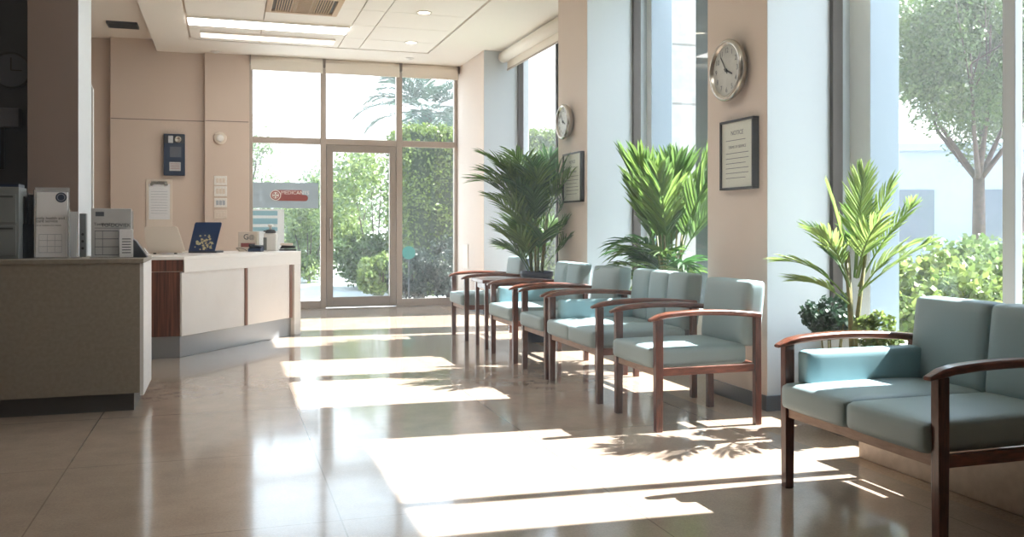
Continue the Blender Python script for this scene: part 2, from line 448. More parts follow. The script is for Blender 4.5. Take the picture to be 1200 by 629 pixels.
# back wall (left, solid) with shallow steps
XW = x_on_y(292, YB)      # where the glazing begins
xa, xb, xc = x_on_y(104, YB), x_on_y(129, YB), x_on_y(240, YB)
wb = MB()
wb.box(xc, XW, YB - .1, YB + .15, 0, ZC + .16)
wb.box(xb, xc, YB, YB + .15, 0, ZC + .16)
wb.box(XL, xb, YB + .12, YB + .27, 0, ZC + .16)
structure(wb.build('wall_back', M['wall_back'], bevel=.006))
tr = MB()   # faint horizontal joint
zj = z_at(143, 0, YB)
tr.box(xc + .01, XW - .01, YB - .102, YB - .1, zj - .006, zj + .006); tr.box(xb + .01, xc - .01, YB - .002, YB, zj - .006, zj + .006)
structure(tr.build('trim_2', M['taupe']))
structure(MB().box(XL - .15, XL, YN, YB + .3, 0, ZC + .3).build('wall_left', M['wall_back']))
structure(MB().box(XL, WP + .2, YN - .15, YN, 0, ZC + .3).build('wall_front', M['taupe']))

# back glazing
XR = W - .0
zT = z_at(87, 2, YB)      # head of the panes
zM = z_at(167, 2, YB)     # transom
mx1, mx2 = x_on_y(379, YB), x_on_y(468, YB)
f = MB(); D0, D1 = YB + .02, YB + .1
f.box(XW, XW + .05, D0, D1, 0, zT + .05); f.box(XR - .05, XR, D0, D1, 0, zT + .05)
f.box(mx1 - .04, mx1 + .04, D0 - .02, D1, 0, zT + .05); f.box(mx2 - .045, mx2 + .045, D0 - .02, D1, 0, zT + .05)
f.box(XW + .05, mx1 - .04, D0, D1, zM - .045, zM + .045); f.box(mx1 + .04, mx2 - .045, D0, D1, zM - .045, zM + .045); f.box(mx2 + .045, XR - .05, D0, D1, zM - .045, zM + .045)
f.box(XW + .05, XR - .05, D0, D1, zT, zT + .05)
f.box(XW + .05, mx1 - .04, D0, D1, 0, .12); f.box(mx2 + .045, XR - .05, D0, D1, 0, .12)
wf = structure(f.build('window_4', M['alu'], bevel=.006))
for a, b2, z0, z1 in ((XW+.05, mx1-.04, .12, zM-.045), (mx2+.045, XR-.05, .12, zM-.045), (XW+.05, mx1-.04, zM+.045, zT), (mx1+.04, mx2-.045, zM+.045, zT), (mx2+.045, XR-.05, zM+.045, zT)):
    MB().box(a, b2, YB + .055, YB + .063, z0, z1).build('pane', M['glass'], wf)
structure(MB().box(XW, XR, YB, YB + .12, zT + .05, ZC + .16).build('wall_back', M['ceil']))
# door
dx0, dx1 = mx1 + .045, mx2 - .05; dz = zM - .05
dm = MB(); s_ = .095
dm.box(dx0, dx0 + s_, D0 - .015, D1 - .02, .02, dz).box(dx1 - s_, dx1, D0 - .015, D1 - .02, .02, dz).box(dx0 + s_, dx1 - s_, D0 - .015, D1 - .02, dz - .1, dz).box(dx0 + s_, dx1 - s_, D0 - .015, D1 - .02, .02, .17)
do = structure(dm.build('door_1', M['alu2'], bevel=.006))
MB().box(dx0 + s_, dx1 - s_, YB + .045, YB + .053, .17, dz - .1).build('pane', M['glass'], do)
MB().tube([(dx0 + .05, D0 - .015, 1.0), (dx0 + .05, D0 - .06, 1.02), (dx0 + .05, D0 - .06, 1.3), (dx0 + .05, D0 - .015, 1.32)], .011, 10).build('door_handle', M['chrome'], do, smooth=True)
MB().box(dx1 - .1, dx1 - .02, D0 - .03, D0 - .015, .04, .12).build('floor_lock', M['alu2'], do)
structure(MB().box(XW, XR, YB - .06, YB + .02, 0, .012).build('trim_3', M['alu2']))
# roller blinds over the back glazing (three)
for k, (a, b2, l) in enumerate(((XW + .02, mx1 - .02, 'rolled cream blind over the left pane of the entrance wall'), (mx1 + .02, mx2 - .02, 'rolled cream blind above the glass entrance door'), (mx2 + .02, XR - .03, 'rolled cream blind over the right pane beside the hedge view'))):
    e = empty('roller_blind', ((a+b2)/2, YB - .07, zT - .02), label=l, cat='blind')
    h = (b2 - a) / 2
    MB().tube([(-h, 0, .14), (h, 0, .14)], .052, 18).build('roll', M['blind'], e, smooth=True)
    MB().box(-h, h, -.05, -.044, .0, .13).build('fabric', M['blind'], e)
    MB().box(-h, h, -.056, -.038, -.022, .0).build('bottom_bar', M['blind'], e, bevel=.004)
    for q in (-h - .015, h): MB().box(q, q + .015, -.06, .06, .07, .2).build('bracket', M['alu2'], e)

# dark left bay, pillar, white screen
yP = 7.7
px0, px1 = x_on_y(32, yP), x_on_y(92, yP)
yPb = y_on_x(108, px1) if False else 8.4
pil = MB().box(px0, px1, yP, yPb, 0, ZC + .16).build('wall_left', M['taupe'], bevel=.004)
pil.data.materials.append(M['reveal'])
for p in pil.data.polygons:
    if p.normal.x > .9: p.material_index = 1
structure(pil)
structure(MB().box(XL, px0, yPb - .35, yPb - .2, 0, ZC + .16).build('wall_left', M['dark_wall']))
# white partition with sloping top beyond the pillar
yq = 8.75; q0, q1 = x_on_y(99, yq), x_on_y(109, yq)
zz1, zz2 = z_at(83, q0, yq), z_at(104, q1, yq)
m = MB(); vs = []
for y in (yq, yq + .06): vs += [(px0 + .05, y, 0), (q1, y, 0), (q1, y, zz2), (q0, y, zz1), (px0 + .05, y, zz1)]
m.add(vs, [(0, 1, 2, 3, 4), (9, 8, 7, 6, 5), (0, 5, 6, 1), (1, 6, 7, 2), (2, 7, 8, 3), (3, 8, 9, 4), (4, 9, 5, 0)])
scr = tag(m.build('partition_screen', M['counter_side']), 'tall white screen with a sloping top behind the taupe pillar', 'screen')
hb = z_at(112, q0, yq)
MB().tube([(q0 + .015, yq - .0, hb - .25), (q0 + .015, yq - .03, hb - .24), (q0 + .015, yq - .03, hb + .04), (q0 + .015, yq, hb + .05)], .014, 8).build('handle', M['alu'], scr, smooth=True)

# ------------------------------------------------------------------ SEATING
FX = 2.385
def make_seat(name, w, nseat=1, nback=1, depth=.72, bf=.585, bolster=False, armz=.675):
    e = empty(name)
    L = .044
    # seat frame
    m = MB().box(.012, .036, L, w - L, .325, .375)
    m.build('front_rail', M['wood_light'], e, bevel=.004)
    for y in (0.006, w - .034):
        MB().box(.05, depth - .05, y, y + .028, .325, .372).build('side_rail', M['wood'], e, bevel=.004)
    MB().box(depth - .04, depth - .012, L, w - L, .325, .372).build('back_rail', M['wood'], e, bevel=.004)
    # arms + legs
    N = 14
    for sy in (0, 1):
        yc = L / 2 if sy == 0 else w - L / 2
        MB().sweep([(.024, yc, 0), (.024, yc, .36), (.024, yc, armz - .02)], [[(a * .021, b2 * .019, 0) for a, b2 in ((-1, -1), (1, -1), (1, 1), (-1, 1))], [(a * .024, b2 * .021, 0) for a, b2 in ((-1, -1), (1, -1), (1, 1), (-1, 1))], [(a * .025, b2 * .02, 0) for a, b2 in ((-1, -1), (1, -1), (1, 1), (-1, 1))]]).build('leg', M['wood_v'], e, bevel=.004)
        MB().sweep([(depth - .022, yc, 0), (depth - .024, yc, .36), (depth - .024, yc, armz - .01)], [[(a * .021, b2 * .019, 0) for a, b2 in ((-1, -1), (1, -1), (1, 1), (-1, 1))]] * 3).build('leg', M['wood_v'], e, bevel=.004)
        pts = []; secs = []
        for k in range(N + 1):
            t = k / N; x = -.035 + t * (depth + .03)
            z = armz - .012 + .030 * math.sin(PI * min(1, t * 1.02)) ** .8 * (1 - .25 * t) - (.012 * (1 - t * 6) ** 2 if t < 1/6 else 0)
            wd = .030 - .006 * abs(t - .3); th = .017
            if k == 0: wd *= .7; th *= .45
            if k == 1: th *= .9
            pts.append((x, yc, z)); secs.append([(0, -wd, -th * .6), (0, -wd, th * .5), (0, -wd * .7, th), (0, wd * .7, th), (0, wd, th * .5), (0, wd, -th * .6), (0, wd * .7, -th), (0, -wd * .7, -th)])
        MB().sweep(pts, secs).build('armrest', M['wood'], e, bevel=.003, smooth=True)
    # cushions
    ya, yb = .036, w - .036
    cw = (yb - ya) / nseat
    for k in range(nseat):
        MB().cushion(-.03, bf + .03, ya + k * cw + .001, ya + (k + 1) * cw - .001, .37, .485, .028, .012).build('seat_cushion', M['vinyl'], e, smooth=True)
    cw = (yb - ya) / nback
    for k in range(nback):
        MB().cushion(bf, bf + .125, ya + k * cw + .001, ya + (k + 1) * cw - .001, .47, .865, .03, .012, shear=.11).build('back_cushion', M['vinyl'], e, smooth=True)
    if bolster:
        MB().cushion(.055, bf + .02, w - .042 - .085, w - .046, .475, .635, .02, .004).build('side_bolster', M['vinyl_b'], e, smooth=True)
    return e
def y_leg(u): return y_on_x(u, FX + .02)
sofa = make_seat('two_seat_sofa', .97, 2, 2, .76, .68, True)
tag(sofa, 'teal two-seat sofa with brown wooden arms nearest the camera, sunlight on its seat', 'sofa', 'teal two-seat sofas')
sofa.location = (FX + .055, 2.60, 0)
s2 = make_seat('two_seat_sofa', .97, 2, 3, .76, .66, True); s2['group'] = 'teal two-seat sofas'; s2.location = (FX, 5.58, 0)
tag(s2, 'teal two-seat sofa in the middle of the row, directly beyond the front armchair', 'sofa')
chair = make_seat('armchair', .6, 1, 1, .71, .60)
tag(chair, 'single teal armchair standing in front of the pier with the large clock', 'armchair', 'teal wooden-armed armchairs')
chair.location = (FX - .005, 4.705, 0)
c2 = copy_tree(chair); c2.location = (FX - .005, 6.6, 0); tag(c2, 'teal armchair touching the far arm of the middle sofa', 'armchair')
c3 = make_seat('armchair', .72, 1, 2, .71, .60, True); c3.location = (FX - .005, 7.42, 0)
tag(c3, 'wider teal armchair with split backrest just before the potted parlour palm', 'armchair', 'teal wooden-armed armchairs')
c4 = copy_tree(chair); c4.location = (FX - .01, 9.06, 0); tag(c4, 'farthest teal armchair, last of the row nearest the glass entrance wall', 'armchair')
# side table between far seats
e = empty('side_table', (FX, 8.35, 0), label='dark wooden side table between the two farthest armchairs', cat='table')
MB().box(-.02, .47, 0, .42, .645, .68).build('tabletop', M['wood'], e, bevel=.008)
for x in (.03, .42):
    for y in (.04, .37): MB().box(x - .018, x + .018, y - .018, y + .018, 0, .645).build('leg', M['wood_v'], e, bevel=.003)
MB().box(.05, .40, .03, .05, .59, .645).box(.05, .40, .36, .38, .59, .645).box(.02, .04, .06, .35, .59, .645).build('apron', M['wood'], e)

# ------------------------------------------------------------------ PLANTS
def leaf_mesh(name, V, m, parent=None, quads=True):
    """V: (n,4,3) array of quads"""
    n = V.shape[0]; me = bpy.data.meshes.new(name)
    me.vertices.add(n * 4); me.vertices.foreach_set('co', V.reshape(-1).astype(np.float32))
    me.loops.add(n * 4); me.loops.foreach_set('vertex_index', np.arange(n * 4, dtype=np.int32))
    me.polygons.add(n); me.polygons.foreach_set('loop_start', np.arange(0, n * 4, 4, dtype=np.int32))
    me.update(calc_edges=True); me.validate(); me.materials.append(m)
    o = bpy.data.objects.new(name, me); C.objects.link(o)
    if parent: o.parent = parent
    return o
def rand_leaves(P, size, droop=0.0, aspect=.5):
    n = len(P)
    d = rng.normal(size=(n, 3)); d[:, 2] -= droop; d /= np.linalg.norm(d, axis=1)[:, None]
    s = rng.normal(size=(n, 3)); s -= (s * d).sum(1)[:, None] * d; s /= np.linalg.norm(s, axis=1)[:, None]
    L = size * rng.uniform(.6, 1.3, n)[:, None]
    a = P - d * L / 2; b2 = P + s * L * aspect / 2; c = P + d * L / 2; e2 = P - s * L * aspect / 2
    return np.stack([a, b2, c, e2], 1)
def clump_points(n, c, r, nclump, cr, shell=.55, flat=None):
    k = rng.normal(size=(nclump, 3)); k /= np.linalg.norm(k, axis=1)[:, None]
    k *= (shell + (1 - shell) * rng.uniform(0, 1, (nclump, 1)))
    cc = k * np.array(r)
    idx = rng.integers(0, nclump, n)
    p = rng.normal(size=(n, 3)); p /= np.linalg.norm(p, axis=1)[:, None]; p *= rng.uniform(.35, 1, (n, 1)) * cr
    return cc[idx] + p + np.array(c)

def frond(parent, base, az, elev, length, droop, nl, ll, lw, m, fold=.5, stem=.25, name='frond', spread=58):
    """arched rachis with paired, folded leaflets, all one mesh"""
    mb = MB()
    pts = []; p = Vector(base); el = elev
    N = 14; st = length / N
    for k in range(N + 1):
        pts.append(p.copy())
        dv = Vector((math.cos(az) * math.cos(el), math.sin(az) * math.cos(el), math.sin(el)))
        p = p + dv * st; el -= droop / N * (0.4 + 1.2 * k / N)
    mb.tube(pts, [.007 * (1 - .75 * k / N) for k in range(N + 1)], 5)
    side = Vector((-math.sin(az), math.cos(az), 0))
    for i in range(nl):
        t = stem + (1 - stem) * (i + .5) / nl
        k = min(N - 1, int(t * N)); fr_ = t * N - k
        q = pts[k].lerp(pts[k + 1], fr_); tg = (pts[k + 1] - pts[k]).normalized()
        nrm = side.cross(tg).normalized()
        if nrm.z < 0: nrm = -nrm
        tt = (t - stem) / (1 - stem)
        lq = ll * (0.55 + .9 * math.sin(PI * (tt * .85 + .12)) * .6) * random.uniform(.85, 1.12)
        ang = math.radians(spread * (1 - .72 * tt ** 1.5)) + random.uniform(-.08, .08)
        for sg in (-1, 1):
            d = (tg * math.cos(ang) + side * sg * math.sin(ang) + nrm * random.uniform(.0, .28) * fold).normalized()
            wv = d.cross(nrm).normalized() * lw * random.uniform(.85, 1.15)
            up = nrm * lw * .35
            dr = Vector((0, 0, -1))
            a0 = q; a1 = q + d * lq * .35 ; a2 = q + d * lq * .72 + dr * lq * .06 * fold; a3 = q + d * lq + dr * lq * .17 * fold
            vs = [a0 - wv * .25, a0 + wv * .25, a1 - wv * .5 + up, a1, a1 + wv * .5 + up, a2 - wv * .38 + up * .7, a2, a2 + wv * .38 + up * .7, a3]
            mb.add(vs, [(0, 3, 2), (0, 1, 3), (1, 4, 3), (2, 3, 6, 5), (3, 4, 7, 6), (5, 6, 8), (6, 7, 8)])
    px_, py_ = parent.location.x, parent.location.y
    if px_ > 2.5 and py_ < 12 and px_ < 4:      # leaves press against panes and piers instead of crossing them
        nv = []
        for (x, y, z) in mb.v:
            wx, wy = x + px_, y + py_
            if wx > WP - .04: wx = WP - .04 - (wx - WP) * .05
            for (a_, b_) in ((y1a, y1b), (y2a, y2b)):
                if wx > W - .005 and a_ - .01 < wy < b_ + .01:
                    if py_ > b_: wy = b_ + .012
                    elif py_ < a_: wy = a_ - .012
                    else: wx = W - .008
            nv.append((wx - px_, wy - py_, z))
        mb.v = nv
    return mb.build(name, m, parent)

M['palm'] = leafmat('palm leaf green', '#4d7640', '#2c5230', .38)
M['palm_y'] = leafmat('palm leaf yellow green', '#9caf62', '#647f44', .45)
M['palm_b'] = leafmat('broad palm leaf green', '#86a052', '#47683a', .42)
M['palm_m'] = leafmat('palm leaf mid green', '#78964f', '#3f6236', .42)
M['shrub'] = leafmat('shrub leaf', '#34523a', '#1f3527', .3)
M['shrub_l'] = leafmat('light shrub leaf', '#869650', '#526a36', .45)
M['hedge'] = leafmat('hedge leaf', '#7a8c3c', '#36481f', .35)
M['hedge_d'] = leafmat('dark shrub leaf', '#39463a', '#222e28', .3)
M['tree_l'] = leafmat('airy tree leaf', '#5f7440', '#3b5128', .4)
M['bush_p'] = leafmat('pale bush leaf', '#758755', '#4a6238', .45)
M['cane'] = mat('green brown cane', '#7d7440', .6, noise=('#5b5a2c', 30, 1))

def tapered_pot(parent, r, h, m, n=4):
    # square (n=4) or round planter with rim and hollow
    k = MB(); rot = PI / 4 if n == 4 else 0
    prof = [(r * .78, 0), (r * .98, h * .93), (r * 1.05, h * .93), (r * 1.05, h), (r * .92, h), (r * .9, h * .9)]
    vs = []; 
    for rr, z in prof:
        for j in range(n): vs.append((rr * math.cos(2*PI*j/n + rot), rr * math.sin(2*PI*j/n + rot), z))
    fs = [tuple(range(n))[::-1]]
    for a in range(len(prof) - 1):
        for j in range(n): fs.append((a*n + j, a*n + (j+1) % n, (a+1)*n + (j+1) % n, (a+1)*n + j))
    k.add(vs, fs); o = k.build('pot', m, parent, smooth=(n > 8), bevel=.006 if n <= 8 else 0)
    MB().lathe([(r * .9, h * .89), (r * .02, h * .91)], max(n, 12)).build('soil', M['soil'], parent)
    return o

# plant 1 : dense parlour palm in a tall dark planter
x1_, y1_ = 3.1, 8.86
P1 = empty('potted_palm', (x1_, y1_, 0), label='dense dark green palm in a tall dark planter by the small clock', cat='plant')
tapered_pot(P1, .165, .73, M['plantpot'], 24)
random.seed(3)
for k in range(6):
    a = k * 1.05; MB().tube([(.05 * math.cos(a), .05 * math.sin(a), .6), (.09 * math.cos(a), .09 * math.sin(a), 1.0), (.13 * math.cos(a), .13 * math.sin(a), 1.35)], [.012, .01, .006], 6).build('stem', M['cane'], P1, smooth=True)
for k in range(44):
    a = random.uniform(0, 2 * PI)
    if math.cos(a) > .3 and random.random() < .5: a = PI - a
    h0 = random.choice((.74, .85, 1.05, 1.2, 1.34)) + random.uniform(-.04, .04)
    el = math.radians(random.uniform(56, 88) if h0 > .9 else random.uniform(45, 80))
    L = random.uniform(.55, .8) if h0 > .9 else random.uniform(.4, .6)
    frond(P1, (.08 * math.cos(a), .08 * math.sin(a), h0), a, el, L, math.radians(random.uniform(30, 75)), 11, random.uniform(.27, .36), .026, M['palm_m'] if (math.cos(a) < -.2 and random.random() < .7) or random.random() < .3 else M['palm'], .6, .35, spread=46)  # left-hand fronds mostly take the paler green, painting in their sunlit side
# plant 2 : bamboo palm with broad upright fronds in the middle recess
x2_, y2_ = 3.6, 6.86
P2 = empty('potted_palm', (x2_, y2_, 0), label='tall broad-leaved palm rising behind the middle sofa', cat='plant')
tapered_pot(P2, .17, .42, M['potdark'], 24)
random.seed(8)
for k in range(7):
    a = k * .95; MB().tube([(.05 * math.cos(a), .05 * math.sin(a), .38), (.08 * math.cos(a), .08 * math.sin(a), .8), (.12 * math.cos(a), .12 * math.sin(a), 1.2)], [.013, .011, .007], 6).build('stem', M['cane'], P2, smooth=True)
ups = [(-2.6, 70), (2.2, 70), (1.5, 74), (-1.4, 66), (-1.9, 80), (.9, 78), (2.9, 78), (-.8, 78), (1.9, 84), (-1.2, 56), (1.2, 60), (-2.2, 62)]
for (a, el) in ups:
    frond(P2, (.08 * math.cos(a), .08 * math.sin(a), .88 + random.uniform(-.08, .08)), a, math.radians(el), random.uniform(.74, .96), math.radians(random.uniform(8, 26)), 14, random.uniform(.34, .42), .045, M['palm_b'] if random.random() < .55 else M['palm_m'], .3, .3, spread=38)
for k in range(16):
    a = random.uniform(0, 2 * PI)
    if math.cos(a) > .2: a = PI - a
    frond(P2, (.08 * math.cos(a), .08 * math.sin(a), random.uniform(.6, .95)), a, math.radians(random.uniform(25, 60)), random.uniform(.35, .5), math.radians(random.uniform(50, 95)), 8, .26, .034, M['palm'] if k % 2 else M['palm_m'], .9)
# plant 3 : airy palm behind the near sofa
x3_, y3_ = at_d(1000, 5.2)
P3 = empty('potted_palm', (x3_, y3_, 0), label='airy pale green palm by the window behind the nearest sofa', cat='plant')
tapered_pot(P3, .15, .4, M['potdark'], 24)
random.seed(5)
for dx, dy, tx, ty in ((0, 0, -.02, .02), (.02, .03, .02, -.05), (-.02, -.02, .02, .05)):
    MB().tube([(dx, dy, .36), (dx + tx * .6, dy + ty * .6, .7), (dx + tx * 1.5, dy + ty * 1.5, 1.05)], [.018, .014, .009], 7).build('stem', M['cane'], P3, smooth=True)
# headings given in camera-right / depth terms so the fan reads across the window
def az_of(r, f): 
    x = r * Fy + f * Fx; y = -r * Fx + f * Fy; return math.atan2(y, x)
for (r, f_, el, L, dr, b0) in ((-1, .25, 52, .56, 62, .78), (-1, -.5, 70, .55, 60, .85), (-.5, .2, 84, .68, 16, .88), (.1, -.4, 86, .7, 10, .95), (.6, .1, 74, .74, 16, .9), (.9, .1, 62, .74, 22, .85), (1, -.3, 42, .58, 14, .82), (.9, -.8, 60, .5, 40, .8), (-.6, .8, 66, .5, 35, .85), (.2, -1, 70, .5, 40, .9), (-.9, -.2, 40, .42, 45, .75), (.4, .6, 80, .6, 20, .9)):
    a = az_of(r, f_)
    frond(P3, (.03 * math.cos(a), .03 * math.sin(a), b0), a, math.radians(el), L * .78, math.radians(dr), 14, .2, .02, M['palm_y'] if f_ < .3 else M['palm_m'], .45, .32, spread=44)
# small shrubs in the same recess
def potted_shrub(x, y, top, r, m, label, seed):
    e = empty('potted_shrub', (x, y, 0), label=label, cat='plant')
    tapered_pot(e, .1, .38, M['potdark'], 20)
    for k in range(5):
        a = k * 1.3; MB().tube([(0, 0, .34), (.05 * math.cos(a), .05 * math.sin(a), .45), (.08 * math.cos(a), .08 * math.sin(a), top - r * .8)], .005, 5).build('stem', M['cane'], e)
    leaf_mesh('foliage', rand_leaves(clump_points(1300, (0, 0, top - r), (r, r, r * .85), 16, r * .42), .038, .2, .6), m, e)
sx, sy = at_d(975, 5.35)
potted_shrub(sx, sy, .82, .15, M['shrub'], 'small dark leafy shrub left of the airy palm', 1)
sx, sy = at_d(1030, 5.05)
potted_shrub(min(sx, 3.62), sy, .72, .12, M['shrub_l'], 'small light green shrub right of the airy palm', 2)

# ------------------------------------------------------------------ WALL OBJECTS
def wall_clock(u0, u1, v, vr, x, label, col, dial):
    ya, yb = y_on_x(u0, x), y_on_x(u1, x); yc = (ya + yb) / 2
    d = dep(x, yc); z = z_at(v, x, yc); r = vr * d / FPX
    e = empty('wall_clock', mtx=frame_x(x, yc, z), label=label, cat='clock')
    MB().lathe([(r * .8, 0), (r * .9, .02), (r, .05), (r, .07), (r * .93, .085), (r * .84, .08), (r * .82, .062)], 48).build('rim', col, e, smooth=True)
    MB().lathe([(r * .83, .055), (r * .83, .063)], 48).build('dial', dial, e)
    items = []
    for k in range(12):
        a = PI / 2 - (k + 1) * PI / 6
        items.append((str(k + 1), r * .64 * math.cos(a), r * .64 * math.sin(a), r * .24, .0638))
    text_part('numerals', items, M['ink'], e)
    MB().box(-.006, .006, -.03, r * .38, .065, .067).build('hour_hand', M['black'], e).rotation_euler = (0, 0, -2.0)
    MB().box(-.004, .004, -.03, r * .56, .068, .07).build('minute_hand', M['black'], e).rotation_euler = (0, 0, .6)
    MB().lathe([(.012, .064), (.012, .072)], 16).build('hub', M['black'], e)
wall_clock(842, 881, 83, 36, W, 'large round metal-rimmed clock on the near pier, above the framed notice', M['chrome'], M['dial'])
wall_clock(656, 678, 143, 20.5, W, 'smaller round clock on the middle pier above the palm', M['chrome'], M['dial_w'])
def wall_frame(u0, u1, v0, v1, x, label, thick, rot=0):
    ya, yb = y_on_x(u1, x - thick), y_on_x(u0, x - thick); yc = (ya + yb) / 2
    d = dep(x - thick, yc); w = (yb - ya); z0, z1 = z_at(v1, x, yc), z_at(v0, x, yc); zc = (z0 + z1) / 2; h = z1 - z0
    e = empty('framed_notice', mtx=frame_x(x, yc, zc), label=label, cat='picture frame')
    t = .016; hw, hh = w / 2, h / 2
    MB().box(-hw, hw, hh - t, hh, 0, thick).box(-hw, hw, -hh, -hh + t, 0, thick).box(-hw, -hw + t, -hh + t, hh - t, 0, thick).box(hw - t, hw, -hh + t, hh - t, 0, thick).build('frame', M['black'], e, bevel=.002)
    MB().box(-hw + t, hw - t, -hh + t, hh - t, thick * .6, thick * .75).build('paper', M['cert'], e)
    zf = thick * .75 + .0005
    text_part('heading', [('NOTICE', 0, hh * .62, h * .09, zf), ('TERMS OF SERVICE', 0, hh * .22, h * .055, zf)], M['ink'], e)
    ln = MB()
    for k, yv in enumerate((.42, .05, -.1, -.24, -.38, -.52, -.66)):
        ln.box(-hw * .68, hw * (.68 if k % 3 else .5), yv * hh - .003, yv * hh + .001, zf, zf + .0005)
    ln.build('text_lines', M['ink'], e)
wall_frame(843, 882, 140, 222, W, 'black framed notice below the large clock on the near pier', .05)
wall_frame(659, 680, 179, 237, W, 'black framed notice half hidden by palm fronds below the small clock', .045)
# paper notice low on the far pier + small plate
yn = y_on_x(546, W); 
tag(MB().box(W - .012, W, y_on_x(549, W), y_on_x(543, W), z_at(314, W, yn), z_at(286, W, yn)).build('wall_plate', M['cream_pl'], bevel=.003), 'narrow cream plate low on the far pier beside the glass wall', 'plate')
# wall items behind reception
yw = YB
def on_back(u, v, y=None):
    y = y if y is not None else yw
    x = x_on_y(u, y); return x, z_at(v, x, y)
x0, zt_ = on_back(192, 157); x1, zb_ = on_back(217, 206)
e = empty('wall_intercom', mtx=frame_y((x0+x1)/2, yw, (zt_+zb_)/2), label='black wall-mounted intercom box above the clipboard behind reception', cat='intercom')
hw, hh = (x1-x0)/2, (zt_-zb_)/2
MB().box(-hw, hw, -hh, hh, 0, .07).build('housing', M['navy'], e, bevel=.008)
MB().box(-hw + .01, hw - .01, hh * .55, hh * .92, .07, .076).build('top_plate', M['char'], e)
MB().box(-hw * .55, -hw * .1, hh * .56, hh * .9, .0765, .079).build('label_strip', M['paper_g'], e)
MB().lathe([(.045, .076), (.045, .1), (.03, .104), (.028, .096)], 24, (hw * .35, hh * .73, 0)).build('camera_lens', M['chrome'], e, smooth=True)
MB().box(-hw * .4, hw * .65, -hh * .12, hh * .38, .0705, .074).build('screen', M['ink'], e)
MB().box(-hw * .45, hw * .6, -hh * .78, -hh * .36, .0705, .076).build('notice', M['paper_g'], e)
ln = MB()
for k in range(4): ln.box(-hw * .36, hw * .5, -hh * (.45 + .08 * k), -hh * (.43 + .08 * k), .0762, .0768)
ln.build('text_lines', M['red'], e)
x0, zt_ = on_back(171, 210); x1, zb_ = on_back(202, 268)
e = empty('clipboard', mtx=frame_y((x0+x1)/2, yw, (zt_+zb_)/2), label='white clipboard with a lined sheet hanging behind reception', cat='clipboard')
hw, hh = (x1-x0)/2, (zt_-zb_)/2
MB().box(-hw, hw, -hh, hh, 0, .012).build('board', M['cream_pl'], e, bevel=.004)
MB().box(-hw * .78, hw * .82, -hh * .62, hh * .82, .0125, .016).build('paper', M['paper'], e)
MB().box(-hw * .6, hw * .6, hh * .82, hh * .92, .012, .03).lathe([(.02, .012), (.02, .034)], 16, (-hw * .55, hh * .8, 0)).lathe([(.02, .012), (.02, .034)], 16, (hw * .55, hh * .8, 0)).build('clip', M['chrome'], e)
ln = MB()
for k in range(9): ln.box(-hw * .62, hw * .62, hh * (.5 - .11 * k), hh * (.5 - .11 * k) + .005, .0162, .0168)
ln.build('text_lines', M['ink_l'], e)
ys_ = YB - .1
x, z = on_back(258, 162, ys_)
e = empty('wall_sensor', mtx=frame_y(x, ys_, z), label='small round cream detector on the wall beside the entrance glass', cat='sensor')
MB().lathe([(.085, 0), (.088, .02), (.075, .035)], 32).build('base', M['cream_pl'], e, smooth=True)
MB().lathe([(.05, .035), (.045, .048), (.02, .052)], 28).build('cap', M['white_pl'], e, smooth=True)
for v0, v1, l in ((206, 217, 'topmost of four light switch plates on the beige wall'), (218, 230, 'second switch plate from the top of the column of four'), (232, 243, 'third switch plate from the top, with dark rockers'), (246, 256, 'lowest and faintest of the four wall switch plates')):
    x0, z1 = on_back(251, v0, ys_); x1, z0 = on_back(266, v1, ys_)
    e = empty('switch_plate', mtx=frame_y((x0+x1)/2, ys_, (z0+z1)/2), label=l, cat='light switch', group='switch plates by the entrance')
    hw, hh = (x1-x0)/2, (z1-z0)/2
    MB().box(-hw, hw, -hh, hh, 0, .012).build('plate', M['white_pl'] if v0 < 240 else M['cream_pl'], e, bevel=.003)
    for sx_ in (-.5, 0, .5): MB().box(sx_ * hw - .018, sx_ * hw + .018, -hh * .5, hh * .5, .0125, .02).build('rocker', M['ink_l'] if v0 == 232 else M['cream_pl'], e, bevel=.002)
# clock and frames on the dark left wall
yd = yPb - .35
x, z = x_on_y(14, yd), z_at(83, x_on_y(14, yd), yd)
e = empty('wall_clock', mtx=frame_y(x, yd, z), label='faint grey clock on the dark wall left of the taupe pillar', cat='clock')
r = 21 * dep(x, yd) / FPX
MB().lathe([(r, 0), (r, .04), (r * .92, .045), (r * .9, .03)], 40).build('rim', M['char'], e, smooth=True)
MB().lathe([(r * .9, .024), (r * .9, .031)], 40).build('dial', M['ink'], e)
MB().box(-.005, .005, 0, r * .7, .033, .036).build('minute_hand', M['black'], e)
MB().box(0, r * .55, -.005, .005, .033, .036).build('hour_hand', M['black'], e)
xs0 = x_on_y(6, yd); zs1, zs0 = z_at(139, xs0, yd), z_at(199, xs0, yd)
e = empty('wall_screen', mtx=frame_y(xs0 - .5, yd, (zs0 + zs1) / 2), label='black wall screen cut off by the left edge, below the faint clock', cat='screen')
MB().box(-.5, .5, -(zs1-zs0)/2, (zs1-zs0)/2, 0, .05).build('bezel', M['black'], e, bevel=.005)
MB().box(-.48, .48, -(zs1-zs0)/2 + .02, (zs1-zs0)/2 - .02, .0505, .052).build('display', M['navy'], e)
tag(MB().box(XL + .5, x_on_y(26, yd), yd - .12, yd, z_at(150, xs0, yd), z_at(128, xs0, yd)).build('wall_shelf', M['ink'], bevel=.004), 'grey box shelf under the faint clock on the dark wall', 'shelf')

